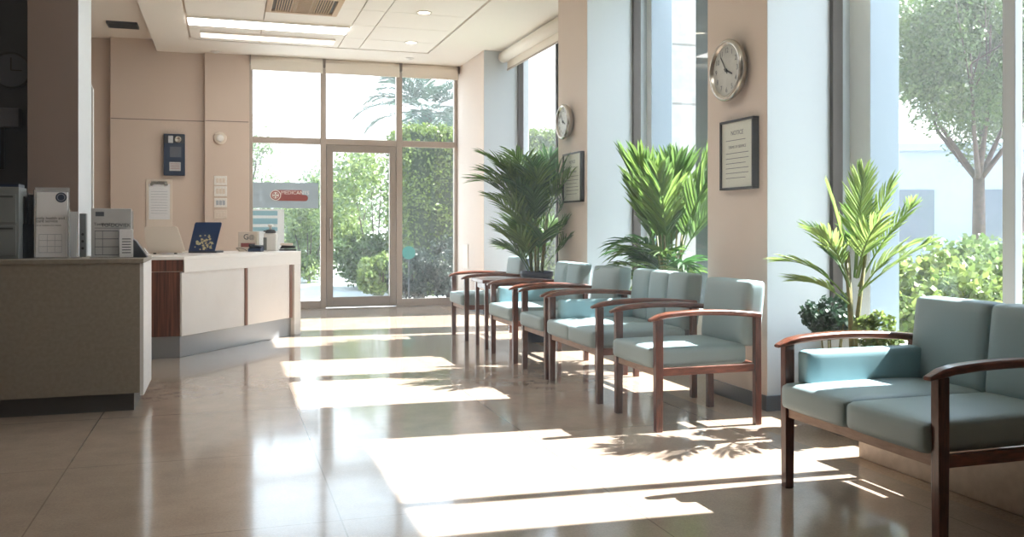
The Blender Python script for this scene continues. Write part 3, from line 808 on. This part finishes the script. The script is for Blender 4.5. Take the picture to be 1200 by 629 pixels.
# ------------------------------------------------------------------ FRONT COUNTER
cy0 = 6.28; cx1 = -.52; ch = .99
xk = x_on_y(163, cy0 + .04)
e = empty('front_counter', (-2.2, cy0 + .3, 0), label='grey-fronted counter at left holding leaflet stands', cat='counter')
ox, oy = -2.2, cy0 + .3
MB().box(XL + .3 - ox, cx1 - .012 - ox, cy0 - oy, cy0 + .66 - oy, .12, ch - .03).build('body', M['counter'], e)
MB().box(cx1 - .012 - ox, cx1 + .01 - ox, cy0 + .012 - oy, cy0 + .66 - oy, .1, ch - .03).build('side_panel', M['counter_side'], e)
MB().box(XL + .3 - ox, cx1 + .012 - ox, cy0 - .01 - oy, cy0 + .67 - oy, ch - .03, ch).build('worktop', M['counter'], e, bevel=.004)
MB().box(XL + .3 - ox, cx1 - .05 - ox, cy0 + .05 - oy, cy0 + .6 - oy, 0, .12).build('plinth', M['kick'], e)

def sized(px, d): return px * d / FPX
# leaflet stand 1
def stand(u0, u1, v0, y, label):
    x0, x1 = x_on_y(u0, y), x_on_y(u1, y); h = z_at(v0, (x0+x1)/2, y) - ch
    e = empty('leaflet_stand', (x0, y, ch), label=label, cat='leaflet stand', group='leaflet stands on the front counter')
    return e, x1 - x0, h
ya = cy0 + .14
e, w, h = stand(38, 93, 219, ya, 'clear stand with a tall white leaflet bearing a round dark emblem')
lw_ = w * .74
MB().box(0, w, .0, .1, 0, .008).box(.0, lw_, .09, .094, .008, h).build('holder', M['acr'], e)
MB().box(lw_ - .004, w - .06, .03, .034, .008, h * .68).box(w - .06, w - .056, -.02, .08, .008, h * .68).build('side_pocket', M['acr'], e)
MB().box(lw_ + .01, w - .02, .045, .06, .008, h * .66).build('spare_leaflets', M['paper_g'], e)
pm = Matrix.Translation((lw_ / 2, .045, 0)) @ Matrix.Rotation(math.radians(-4), 4, 'X')
lf = MB().box(-lw_/2 + .012, lw_/2 - .008, -.006, .006, .01, h - .03).build('leaflet', M['paper'], e); lf.matrix_local = pm
fpm = Matrix.Translation((0, -.0062, 0)) @ Matrix(((1, 0, 0, 0), (0, 0, -1, 0), (0, 1, 0, 0), (0, 0, 0, 1)))
MB().lathe([(.033, 0), (.033, .0015)], 28, (lw_ * .27, h * .86, 0)).build('emblem', M['navy'], lf).matrix_local = fpm
MB().lathe([(.024, .0016), (.024, .0022)], 28, (lw_ * .27, h * .86, 0)).build('emblem_ring', M['ink_l'], lf).matrix_local = fpm
MB().lathe([(.02, .0023), (.02, .0028)], 28, (lw_ * .27, h * .86, 0)).build('emblem_centre', M['navy'], lf).matrix_local = fpm
t = text_part('lettering', [('Family health and', -lw_ * .08, h * .565, .027, .0006), ('care service', -lw_ * .13, h * .525, .026, .0006), ('Ask at reception for details', -lw_ * .1, h * .465, .014, .0006)], M['ink'], lf); t.matrix_local = fpm
g_ = MB()
for r_ in range(4): g_.box(-lw_ * .36, lw_ * .3, h * (.08 + .085 * r_), h * (.08 + .085 * r_) + .003, .0002, .0008)
for c_ in (-.36, -.12, .1, .3): g_.box(lw_ * c_, lw_ * c_ + .002, h * .08, h * .335, .0002, .0008)
g_.build('table_print', M['ink_l'], lf).matrix_local = fpm
# leaflet stand 2
MBF = Matrix(((1, 0, 0, 0), (0, 0, -1, 0), (0, 1, 0, 0), (0, 0, 0, 1)))
e, w, h = stand(105, 155, 244, ya, 'wide stand with grey leaflets, rightmost on the front counter')
MB().box(0, w, 0, .1, 0, .008).box(0, w, .075, .08, .008, h * .95).build('holder', M['acr'], e)
lf = MB().box(.004, w - .008, .035, .05, .008, h).build('leaflet', M['paper_g'], e, bevel=.003)
mtx = Matrix.Translation((0, .0345, 0)) @ MBF
t = text_part('lettering', [('Times of', w * .27, h * .68, .028, .0006), ('TO-DOVIEK', w * .6, h * .66, .034, .0006)], M['char'], lf); t.matrix_local = mtx
MB().box(w * .12, w * .32, h * .84, h * .93, 0, .001).build('logo', M['ink'], lf).matrix_local = mtx
g_ = MB()
for r_ in range(4): g_.box(w * .1, w * .66, h * (.06 + .16 * r_), h * (.06 + .16 * r_) + .004, 0, .001)
g_.box(w * .1, w * .85, h * .6, h * .6 + .003, 0, .001)
for c_ in (.1, .28, .66): g_.box(w * c_, w * c_ + .003, h * .06, h * .54, 0, .001)
g_.build('table_print', M['ink'], lf).matrix_local = mtx
sm = MB().box(w * .7, w * 1.02, -.005, .0, .006, h * .58).build('front_leaflet', M['paper'], e)
g_ = MB()
for r_ in range(6): g_.box(w * .76, w * .97, h * (.1 + .055 * r_), h * (.1 + .055 * r_) + .006, 0, .001)
g_.build('text_lines', M['ink'], sm).matrix_local = Matrix.Translation((0, -.005, 0)) @ MBF
# open black card holder at the counter corner
x0 = x_on_y(156, cy0 + .25); e = empty('card_holder', (x0 - .01, cy0 + .28, ch), label='small dark wedge card holder at the right corner of the front counter', cat='card holder')
k = MB(); k.add([(0, -.05, 0), (.1, -.05, 0), (.03, -.05, .11), (0, -.05, .13), (0, .05, 0), (.1, .05, 0), (.03, .05, .11), (0, .05, .13)], [(0, 1, 2, 3), (7, 6, 5, 4), (0, 4, 5, 1), (1, 5, 6, 2), (2, 6, 7, 3), (3, 7, 4, 0)]); k.build('wedge', M['char'], e, bevel=.003)
k = MB().box(.0, .05, -.04, .04, 0, .003).build('card', M['paper_g'], e); k.matrix_local = Matrix.Translation((.075, 0, .06)) @ Matrix.Rotation(math.radians(57), 4, 'Y')
# filing tray at far left and smoked holder
x0, x1 = x_on_y(-22, ya), x_on_y(22, ya); h = z_at(219, x1, ya) - ch
e = empty('filing_tray', ((x0+x1)/2, ya, ch), label='grey drawer tower at the left edge of the front counter', cat='tray')
hw = (x1-x0)/2
MB().box(-hw, hw, 0, .24, 0, h).build('case', M['tray'], e, bevel=.004)
for z0, z1 in ((.02, h * .46), (h * .5, h * .9)):
    dr_ = MB().box(-hw + .012, hw - .014, -.008, .0, z0, z1).build('drawer', M['tray'], e, bevel=.003)
    MB().box(-hw + .03, hw - .03, -.014, -.0085, z1 - .022, z1 - .012).build('handle', M['char'], dr_)
MB().box(-hw, hw - .005, .02, .2, h, h + .02).build('papers', M['navy'], e)
x0, x1 = x_on_y(23, ya + .12), x_on_y(40, ya + .12)
e = empty('file_holder', (x0, ya + .12, ch), label='smoked upright file holder between the drawer tower and white leaflet', cat='file holder')
w = x1 - x0; h = z_at(222, x0, ya + .12) - ch
MB().box(0, w, 0, .005, 0, h * .5).box(0, .005, 0.005, .2, 0, h).box(w - .005, w, .005, .2, 0, h).box(w * .5, w * .5 + .004, .005, .2, 0, h * .95).box(.005, w - .005, .005, .2, 0, .005).build('holder', M['acr_d'], e)
MB().box(w * .15, w * .3, .02, .18, .006, h * .9).box(w * .62, w * .85, .02, .18, .006, h * .93).build('files', M['char'], e)
# grey box behind the pillar corner (small device on counter)
x0, x1 = x_on_y(93, cy0 + .45), x_on_y(101, cy0 + .45)
e = empty('card_terminal', ((x0 + x1) / 2, cy0 + .45, ch), label='small grey terminal on the counter between the two leaflet stands', cat='card reader')
hw = (x1 - x0) / 2; h = z_at(250, x0, cy0 + .45) - ch
MB().box(-hw, hw, 0, .06, 0, h).build('body', M['tray'], e, bevel=.004)
for k in range(3): MB().lathe([(.009, 0), (.009, .004)], 12, (0, 0, 0)).build('button', M['black'], e).matrix_local = Matrix.Translation((0, 0, h * (.2 + .16 * k))) @ MBF

# ------------------------------------------------------------------ RECEPTION DESK
A = Vector((-.36, 8.67)); B = Vector((.80, 10.22)); dirv = (B - A).normalized(); nin = Vector((-dirv.y, dirv.x))
DT = .925
D_ = empty('reception_desk', (-.5, 9.3, 0), label='angled white reception desk with mahogany end panel and steel plinth', cat='desk')
ox, oy = -.5, 9.3
def loc2(pts): return [(p[0] - ox, p[1] - oy) for p in pts]
def off(p, a, n_): return (p.x + dirv.x * a + nin.x * n_, p.y + dirv.y * a + nin.y * n_)
xl = -1.08; back = 1.0
bk = off(B, 0, .75)
# worktop/fascia band
MB().prism(loc2([(xl, A.y), (A.x, A.y), (B.x, B.y), bk, (A.x - .45, A.y + back), (xl, A.y + back)]), DT - .03, DT).build('worktop', M['desk_white'], D_, bevel=.004)
MB().prism(loc2([(A.x - .0, A.y + .005), off(A, .005, .004), off(B, -.002, .004), off(B, -.002, .05), off(A, 0.02, .05), (A.x - .02, A.y + .05)]), DT - .145, DT - .03).build('fascia', M['desk_white'], D_, bevel=.003)
# end return in mahogany
MB().prism(loc2([(xl, A.y + .015), (A.x - .025, A.y + .015), (A.x - .025, A.y + .06), (xl, A.y + .06)]), .2, DT - .14).build('end_panel', M['mahog'], D_, bevel=.003)
MB().prism(loc2([(xl, A.y + .005), (A.x - .012, A.y + .005), (A.x - .012, A.y + .05), (xl, A.y + .05)]), DT - .135, DT - .03).build('end_fascia', M['mahog'], D_, bevel=.003)
L_ = (B - A).length
post = .13
s1 = L_ * .49; s2_ = L_ - post - .05
for a0, a1 in ((-.01, s1 - .02), (s1 + .02, s2_ - .02)):
    MB().prism(loc2([off(A, a0, .02), off(A, a1, .02), off(A, a1, .05), off(A, a0, .05)]), .2, DT - .145).build('front_panel', M['desk_panel'], D_, bevel=.003)
for a0 in (s1, s2_):
    MB().prism(loc2([off(A, a0 - .02, .01), off(A, a0 + .02, .01), off(A, a0 + .02, .06), off(A, a0 - .02, .06)]), .2, DT - .145).build('divider_strip', M['strip'], D_)
MB().prism(loc2([off(B, -post, .004), off(B, -.002, .004), off(B, -.002, .7), off(B, -post, .7)]), 0, DT - .145).build('end_post', M['desk_white'], D_, bevel=.003)
MB().prism(loc2([(xl, A.y + .06), (A.x - .04, A.y + .06), off(B, -post - .01, .045), off(B, -post - .01, .09), (A.x - .06, A.y + .11), (xl, A.y + .11)]), 0, .2).build('plinth', M['steel'], D_, bevel=.003)

# desk-top objects
def desk_pt(u, d): return at_d(u, d)
CAMR = -TH
# white laptop (lid towards us)
x, y = desk_pt(193, 8.85)
e = empty('laptop', (x, y, DT), CAMR + .1, label='pale cream laptop seen from behind its rounded lid, under the clipboard', cat='laptop')
MB().box(-.15, .17, 0, .24, .012, .028).build('base', M['cream_pl'], e, bevel=.006)
lid = MB(); vs = []
for yy_ in (0, .012):
    for (px_, pz_) in ((-.15, .0), (.2, .0), (.195, .02), (.14, .235), (.12, .25), (-.15, .25), (-.18, .235), (-.175, .1)): vs.append((px_, yy_ - .06 * pz_ / .25, pz_))
n = 8; lid.add(vs, [tuple(range(n)), tuple(range(n, 2*n))[::-1]] + [((i+1) % n, i, i + n, (i+1) % n + n) for i in range(n)])
lid.build('lid', M['cream_pl'], e, bevel=.003).location = (0, -.01, .025)
for fx_ in (-.1, .1): MB().lathe([(.014, 0), (.014, .012)], 12, (fx_, .02, 0)).build('foot', M['black'], e)
# blue laptop
x, y = desk_pt(240, 9.25)
e = empty('laptop', (x, y, DT), CAMR, label='dark blue laptop with gold flourish artwork, leaning on the desk', cat='laptop')
MB().box(-.16, .13, -.03, .2, 0, .02).build('base', M['char'], e, bevel=.004)
lid = MB(); vs = []
for yy_ in (0, .012):
    for (px_, pz_) in ((-.16, 0), (.11, 0), (.175, .285), (.165, .298), (-.09, .298), (-.102, .288)): vs.append((px_, yy_ + .03 * pz_ / .3, pz_))
n = 6; lid.add(vs, [tuple(range(n)), tuple(range(n, 2*n))[::-1]] + [((i+1) % n, i, i + n, (i+1) % n + n) for i in range(n)])
L2 = lid.build('lid', M['blue_screen'], e, bevel=.003); L2.location = (0, -.03, .018)
random.seed(21); g_ = MB()
M['goldp'] = mat('gold print', '#c4b98e', .4)
for k in range(46):
    pz_ = abs(random.gauss(.06, .05)) + .02
    if pz_ > .19: continue
    px_ = -.1 + random.uniform(0, .17) * (1 if pz_ < .1 else .9) + pz_ * .2
    rr = random.uniform(.004, .013); 
    yv = .03 * pz_ / .3 - .001
    ang0 = random.uniform(0, PI)
    pp = [(px_ + rr * math.cos(q) * (1.6 if q_ % 2 else .8), yv, pz_ + rr * math.sin(q)) for q_, q in enumerate([ang0 + j * PI / 3 for j in range(6)])]
    g_.add([*pp, *[(a, b2 - .0008, c) for a, b2, c in pp]], [(5, 4, 3, 2, 1, 0)[::-1], (6, 7, 8, 9, 10, 11)[::1]])
g_.build('artwork', M['goldp'], L2)
# G carton with small black phone in front
x, y = desk_pt(290, 9.85)
e = empty('cardboard_carton', (x, y, DT), CAMR, label='small cream box printed with a bold G on the desk', cat='box')
hw = sized(22, 9.85) / 2; h = sized(23, 9.85)
MB().box(-hw, hw, 0, .09, 0, h).build('carton', M['cream_pl'], e, bevel=.003)
t = text_part('lettering', [('G', -.015, h * .72, .085, .0006), ('@', .045, h * .72, .06, .0006)], M['char'], e); t.matrix_local = MBF
MB().box(-hw * .7, hw * .8, h * .22, h * .42, 0, .001).build('red_stripe', M['red'], e).matrix_local = MBF
x, y = desk_pt(298, 9.68)
e = empty('desk_phone', (x, y, DT), CAMR, label='dark navy desk phone in front of the box marked G', cat='telephone')
k = MB(); k.add([(-.07, 0, 0), (.07, 0, 0), (.07, .12, 0), (-.07, .12, 0), (-.07, 0, .03), (.07, 0, .03), (.07, .12, .07), (-.07, .12, .07)], [(0, 3, 2, 1), (4, 5, 6, 7), (0, 1, 5, 4), (1, 2, 6, 5), (2, 3, 7, 6), (3, 0, 4, 7)]); k.build('base', M['navy'], e, bevel=.004)
MB().cushion(-.065, -.025, .0, .13, .05, .085, .015, .002).build('handset', M['black'], e, smooth=True)
MB().box(-.01, .055, .02, .1, .055, .062).build('keypad', M['char'], e)
pts = [(.0 + .03 * math.cos(q * .7) - .12 - q * .01, .03 + .02 * math.sin(q), .006 + (.035 * math.sin(q / 8 * PI))) for q in range(9)]
MB().tube(pts, .003, 6).build('cord', M['black'], e, smooth=True)
# soap dispenser
x, y = desk_pt(317, 10.0)
e = empty('pump_dispenser', (x, y, DT), CAMR, label='white square pump bottle with a dark cap on the desk', cat='bottle')
MB().cushion(-.065, .075, -.045, .045, 0, .2, .015, 0).build('bottle', M['white_pl'], e, smooth=True)
MB().lathe([(.055, .2), (.058, .215), (.045, .235), (.02, .24)], 24, (.0, 0, 0)).box(-.075, 0, -.012, .012, .212, .226).build('cap', M['char'], e)
MB().lathe([(.014, .24), (.014, .27), (.03, .275), (.028, .295), (.01, .3)], 16).build('pump_head', M['white_pl'], e, smooth=True)
MB().box(-.068, -.03, -.046, .03, .01, .15).build('grey_panel', M['tray'], e)
# stapler
x, y = desk_pt(337, 10.1)
e = empty('stapler', (x, y, DT), CAMR + .1, label='dark stapler at the right end of the reception desk', cat='stapler')
MB().box(-.09, .1, -.025, .03, 0, .018).build('base', M['char'], e, bevel=.004)
k = MB(); k.add([(-.085, -.02, .022), (.08, -.02, .03), (.09, -.02, .05), (-.06, -.02, .062), (-.085, .02, .022), (.08, .02, .03), (.09, .02, .05), (-.06, .02, .062)], [(0, 1, 2, 3), (7, 6, 5, 4), (0, 4, 5, 1), (1, 5, 6, 2), (2, 6, 7, 3), (3, 7, 4, 0)])
k.build('magazine', M['black'], e, bevel=.004)
MB().cushion(-.08, .06, -.022, .022, .058, .085, .01, .002).build('top_cover', M['cream_pl'], e, smooth=True)

# banner and notice on the glass
yg = YB + .03
def gx(u): return x_on_y(u, yg)
e = empty('glass_banner', mtx=frame_y((gx(293) + gx(374)) / 2, yg, z_at(229, 1, yg)), label='blue-grey frosted band with red sign on the left entrance pane', cat='sign')
hw = (gx(374) - gx(293)) / 2 - .01; hh = 15 * 12.9 / FPX
MB().box(-hw, hw, -hh, hh, 0, .003).build('band', M['sign_glass'], e)
k = MB(); pill = [(hw * -.28 + hh * .42 * math.cos(q), hh * .42 * math.sin(q)) for q in [PI / 2 + PI * j / 12 for j in range(13)]] + [(hw * .6 + hh * .22 * math.cos(q), -hh * .2 + hh * .24 * math.sin(q)) for q in [-PI / 2 + PI * j / 10 for j in range(11)]] + [(hw * .5, hh * .05), (hw * .5, hh * .42)]
k.prism(pill, .0032, .006); k.build('red_plate', M['red'], e)
k = MB()
cxp = hw * -.28
for rr in (.42, .26): 
    for j in range(24):
        a = 2 * PI * j / 24; b2 = 2 * PI * (j + 1) / 24; r0, r1 = hh * rr * .84, hh * rr * .98
        k.add([(cxp + r0 * math.cos(a), r0 * math.sin(a), .0065), (cxp + r1 * math.cos(a), r1 * math.sin(a), .0065), (cxp + r1 * math.cos(b2), r1 * math.sin(b2), .0065), (cxp + r0 * math.cos(b2), r0 * math.sin(b2), .0065)], [(0, 1, 2, 3)])
k.box(cxp - .012, cxp + .012, -.045, .045, .0062, .007).box(cxp - .045, cxp + .045, -.012, .012, .0062, .007)
k.build('emblem', M['white_pl'], e)
text_part('lettering', [('MEDICANYS', hw * .3, hh * .2, .072, .0065)], M['white_pl'], e)
e = empty('glass_notice', mtx=frame_y((gx(294) + gx(333)) / 2, yg, z_at(272, 1, yg)), label='pale blue and white notice stuck low on the left pane behind the desk', cat='notice')
hw2 = (gx(333) - gx(294)) / 2; hh2 = 27 * 12.9 / FPX
MB().box(-hw2, hw2, -hh2, hh2, 0, .002).build('sheet', M['white_film'], e)
k = MB()
for a, b2 in ((.72, .92), (.35, .6), (.05, .22)): k.box(-hw2 * .95, hw2 * .6, hh2 * a, hh2 * b2, .0022, .003)
k.build('stripes', M['cyan'], e)

# ------------------------------------------------------------------ OUTSIDE
gr = structure(MB().box(-45, 60, -20, 80, -.2, -.125).build('ground', M['ground']))
structure(MB().box(4.8, 9.5, 2, 14, -.125, -.1).build('ground', M['grass']))
# columns just outside the side glazing
for k, (ya, yb) in enumerate(((y1a - .2, y1a + .3), (y2a - .1, y2a + .4))):
    oc = structure(MB().box(3.99, 4.22, ya, yb, -.13, 4.4).build('wall_outside', M['outcol'], bevel=.005))
    oc.data.materials.append(M['white_pl'])
    for p in oc.data.polygons:
        if p.normal.x < -.9: p.material_index = 1  # inward face given a paler colour to stand in for light on it
structure(MB().box(4.4, 6.4, 8.4, 8.85, -.13, 5.2).build('wall_outside', M['tile']))
# slim unseen fins added to shape the sun through the side windows
for ya, yb in ((2.6, 3.2), (6.88, 7.12), (9.75, 10.35)):
    structure(MB().box(3.99, 4.14, ya, yb, -.13, 4.4).build('wall_outside', M['outcol'], bevel=.005))
structure(MB().box(3.86, 5.0, YN, YB, 3.95, 4.1).build('wall_outside', M['white_wall'])) if False else None

def bush(x, y, r, h, m, n, size, label, group=None, name='garden_bush', aspect=.6, core=True):
    e = empty(name, (x, y, -.12), label=label, cat='bush' if name != 'clipped_hedge' else 'hedge', group=group)
    leaf_mesh('foliage', rand_leaves(clump_points(n, (0, 0, h * .5), (r, r, h * .42), 26, r * .36, .6), size, .1, aspect), m, e)
    for k in range(4):
        a = k * 1.6; MB().tube([(0, 0, 0), (r * .2 * math.cos(a), r * .2 * math.sin(a), h * .3), (r * .4 * math.cos(a), r * .4 * math.sin(a), h * .7)], [.025, .018, .008], 5).build('stem', M['bark'], e)
    return e
# planting beyond the near window
bl = ['leafy bush outside the near window, just right of the outer column', 'sunlit leafy bush below the forked tree outside the near window', 'leafy bush outside at the right edge of the photo', 'low bush farther back between the outer column and the forked tree', 'low bush behind the right-hand tree trunk']
for (u, d, r, h, m, l) in ((1095, 7.6, .55, 1.18, 'shrub_l', bl[0]), (1150, 7.9, .6, 1.3, 'bush_p', bl[1]), (1210, 7.4, .6, 1.2, 'shrub_l', bl[2]), (1110, 9.6, .7, 1.15, 'shrub_l', bl[3]), (1185, 9.8, .7, 1.3, 'bush_p', bl[4])):
    x, y = at_d(u, d); bush(x, y, r, h, M[m], 3800, .075, l, 'bushes outside the near window', aspect=.65)
# trees on the right
def tree(x, y, lean, H_, fork, r0, crown, n, size, m, label, seed, spread=1.0):
    random.seed(seed)
    e = empty('garden_tree', (x, y, -.12), label=label, cat='tree')
    tx, ty = lean
    tp = [(0, 0, 0), (tx * .3, ty * .3, fork * .5), (tx * .6, ty * .6, fork)]
    tr_ = MB().tube(tp, [r0 * 1.15, r0, r0 * .85], 10)
    top = Vector(tp[-1]); tips = []
    nb = 7
    for k in range(nb):
        a = 2 * PI * k / nb + random.uniform(-.3, .3); rr = crown[0] * random.uniform(.35, .7) * spread
        end = Vector((tx * 1.1 + rr * math.cos(a), ty * 1.1 + rr * math.sin(a), H_ - crown[2] * random.uniform(.7, 1.3)))
        mid = top.lerp(end, .45) + Vector((.12 * math.cos(a), .12 * math.sin(a), -.12))
        tr_.tube([top - Vector((0, 0, .08)), mid, end], [r0 * .5, r0 * .3, r0 * .12], 7)
        for j in range(4):
            e2 = end + Vector((random.uniform(-.5, .5), random.uniform(-.5, .5), random.uniform(.1, .7)))
            tr_.tube([mid.lerp(end, random.uniform(.2, .9)), e2], [r0 * .14, r0 * .04], 4); 
    tr_.build('trunk', M['bark'], e, smooth=True)
    leaf_mesh('crown', rand_leaves(clump_points(n, (tx * 1.1, ty * 1.1, H_ - crown[2]), crown, 60, .42, .35), size, .1, .55), m, e)
    return e
x, y = at_d(1147, 12); tree(x, y, (0, 0), 4.9, 2.0, .085, (1.4, 1.4, 1.25), 60000, .062, M['tree_l'], 'forked tree with a fine airy crown outside the near window', 4)
x, y = at_d(1168, 13.5); tree(x, y, (1.0, -.3), 5.2, 2.6, .1, (1.3, 1.3, 1.3), 36000, .062, M['tree_l'], 'leaning tree trunk at the right edge behind the glass', 9)
# white building behind
bx, by = at_d(1150, 24)
e = empty('white_building', (bx, by, -.12), -.45, label='low white building far behind the trees on the right', cat='building')
MB().box(-5, 6, 0, 4, 0, 3.35).build('walls', M['white_wall'], e)
MB().box(-5.1, 6.1, -.15, 4.1, 3.35, 3.55).build('roof_edge', M['white_wall'], e)
for k in range(5):
    MB().box(-4.4 + k * 2.1, -3.3 + k * 2.1, -.03, -.005, .9, 2.3).build('window', M['far_win'], e)
# hedge and shrubs beyond the back glazing
def hedge(x0, x1, y0, y1, h, n, m, size, label):
    e = empty('clipped_hedge', ((x0+x1)/2, (y0+y1)/2, -.12), label=label, cat='hedge')
    hx, hy = (x1-x0)/2, (y1-y0)/2
    P = []
    nf = int(n * .55); nt_ = int(n * .25); ns = n - nf - nt_
    p = np.stack([rng.uniform(-hx, hx, nf), -hy + rng.normal(0, .06, nf) + .09 * np.sin(rng.uniform(0, 6, nf)), rng.uniform(0, h, nf)], 1); 
    p[:, 1] += .1 * np.sin(p[:, 0] * 5 + 2 * np.sin(p[:, 2] * 4)) ; P.append(p)
    P.append(np.stack([rng.uniform(-hx, hx, nt_), rng.uniform(-hy, hy, nt_), h + rng.normal(0, .05, nt_)], 1))
    p = np.stack([-hx + rng.normal(0, .06, ns), rng.uniform(-hy, hy, ns), rng.uniform(0, h, ns)], 1); P.append(p)
    leaf_mesh('foliage', rand_leaves(np.concatenate(P), size, .1, .6), m, e)
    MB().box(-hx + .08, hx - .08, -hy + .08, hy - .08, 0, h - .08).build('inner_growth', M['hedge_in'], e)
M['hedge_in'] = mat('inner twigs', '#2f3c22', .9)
hx0, hy0 = at_d(474, 17)
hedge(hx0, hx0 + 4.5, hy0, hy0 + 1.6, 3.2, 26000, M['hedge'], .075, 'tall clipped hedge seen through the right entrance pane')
hb = ['grey-green shrub at the hedge foot behind the right pane', 'second grey-green shrub at the hedge foot beside the pier']
for (u, d, r, h, l) in ((492, 15.6, .5, 1.0, hb[0]), (526, 15.6, .55, 1.15, hb[1])):
    x, y = at_d(u, d); bush(x, y, r, h, M['hedge_d'], 3500, .07, l, 'shrubs at the hedge foot')
fb = [(440, 19.5, 1.2, 3.15, 'shrub_l', 'tall yellow-green shrub right of centre through the door glass'),
      (408, 24, 1.5, 3.3, 'bush_p', 'rounded pale shrub left of centre through the door glass'),
      (428, 19.0, .75, 1.2, 'tree_l', 'lower darker shrub through the middle of the door glass'),
      (447, 16.6, .45, .8, 'shrub_l', 'low shrub beside the path at the right of the door glass'),
      (352, 26, 1.5, 3.4, 'bush_p', 'rounded shrub beyond the path seen above the banner'),
      (362, 21, .9, 1.9, 'shrub_l', 'bright bush below the banner on the left pane'),
      (385, 30, 1.7, 3.3, 'bush_p', 'distant pale bush between the banner pane and the door'),
      (340, 33, 1.8, 2.6, 'bush_p', 'distant low bush behind the blue notice')]
for (u, d, r, h, m, l) in fb:
    x, y = at_d(u, d); bush(x, y, r, h, M[m], 6500, .09 + .002 * (d - 16), l, 'shrubs beyond the entrance')
# thin tree at far left of the left pane
x, y = at_d(286, 26); tree(x, y, (0, 0), 4.6, 2.4, .06, (.9, .9, 1.0), 2600, .09, M['bush_p'], 'sparse tree at the left edge of the entrance glass', 14)
# palm behind the hedge
x, y = at_d(500, 23)
PT = empty('palm_tree', (x, y, -.12), label='dark palm rising behind the clipped hedge', cat='tree')
MB().tube([(0, 0, 0), (.05, 0, 2.2), (0, 0, 4.3)], [.2, .16, .15], 12).build('trunk', M['bark'], PT, smooth=True)
M['palm_far'] = leafmat('distant palm leaf', '#45604f', '#2f4739', .25)
random.seed(31)
for k in range(44):
    a = 2 * PI * k / 44 * 3.1; el = math.radians(random.uniform(-35, 70))
    frond(PT, (.05 * math.cos(a), .05 * math.sin(a), 4.2), a, el, random.uniform(1.3, 1.9), math.radians(random.uniform(50, 100)), 18, .42, .05, M['palm_far'], .9)
# teal roundel sign on a post by the hedge
x, y = at_d(479, 15.2); z = z_at(296, x, y) + .12
e = empty('garden_marker', (x, y, -.12), CAMR, label='small teal round marker on a post before the hedge', cat='sign')
MB().tube([(0, .02, 0), (0, .02, z)], .015, 8).build('post', M['char'], e)
MB().lathe([(.11, 0), (.11, .015)], 28).build('disc', M['teal_sign'], e).matrix_local = Matrix.Translation((0, 0, z)) @ MBF

# ------------------------------------------------------------------ LIGHT
w = bpy.data.worlds.new('sky'); bpy.context.scene.world = w; w.use_nodes = True
nt = w.node_tree; bg = nt.nodes['Background']
tc = nt.nodes.new('ShaderNodeTexCoord'); sp = nt.nodes.new('ShaderNodeSeparateXYZ'); nt.links.new(tc.outputs['Generated'], sp.inputs[0])
mr = nt.nodes.new('ShaderNodeMapRange'); mr.inputs[1].default_value = 0; mr.inputs[2].default_value = .6; nt.links.new(sp.outputs[2], mr.inputs[0])
mx = nt.nodes.new('ShaderNodeMix'); mx.data_type = 'RGBA'; mx.inputs[6].default_value = (.92, .97, 1, 1); mx.inputs[7].default_value = (.62, .80, 1, 1)
nt.links.new(mr.outputs[0], mx.inputs[0]); nt.links.new(mx.outputs[2], bg.inputs[0]); bg.inputs[1].default_value = 1.15
sun = bpy.data.lights.new('sun', 'SUN'); sun.energy = 9.0; sun.angle = math.radians(.6); sun.color = (1, .975, .94)
so = bpy.data.objects.new('sun', sun); C.objects.link(so)
dv = Vector((-1, .06, -1.02)).normalized()
so.rotation_euler = dv.to_track_quat('-Z', 'Y').to_euler()

# thin haze hanging in the hall and over the garden close to it
hm, nt, b = new_mat('thin haze'); nt.nodes.remove(b)
vs_ = nt.nodes.new('ShaderNodeVolumeScatter'); vs_.inputs['Color'].default_value = (.95, .97, 1, 1); vs_.inputs['Density'].default_value = .0075; vs_.inputs['Anisotropy'].default_value = .2
nt.links.new(vs_.outputs[0], nt.nodes['Material Output'].inputs['Volume'])
hz = MB().box(XL - .3, 11, YN - .3, 24, -.3, 5.6).build('haze', hm); tag(hz, 'thin bright haze in the air of the hall and garden', 'haze', None, 'stuff')
# ------------------------------------------------------------------ CAMERA
cam = bpy.data.cameras.new('camera'); co = bpy.data.objects.new('camera', cam); C.objects.link(co)
co.location = (0, 0, H); co.rotation_euler = (PI / 2, 0, -TH)
cam.sensor_width = 36; cam.lens = FPX / 1200 * 36; cam.shift_y = -(314.5 - HY) / 1200
cam.clip_end = 300
sc = bpy.context.scene; sc.camera = co
sc.view_settings.view_transform = 'Standard'; sc.view_settings.look = 'None'; sc.view_settings.gamma = 1
sc.view_settings.use_curve_mapping = False
sc.view_settings.exposure = 2.05
sc.cycles.use_denoising = True
sc.cycles.max_bounces = 12; sc.cycles.diffuse_bounces = 6; sc.cycles.transparent_max_bounces = 16
sc.cycles.sample_clamp_indirect = 6
sc.cycles.caustics_reflective = False; sc.cycles.caustics_refractive = False
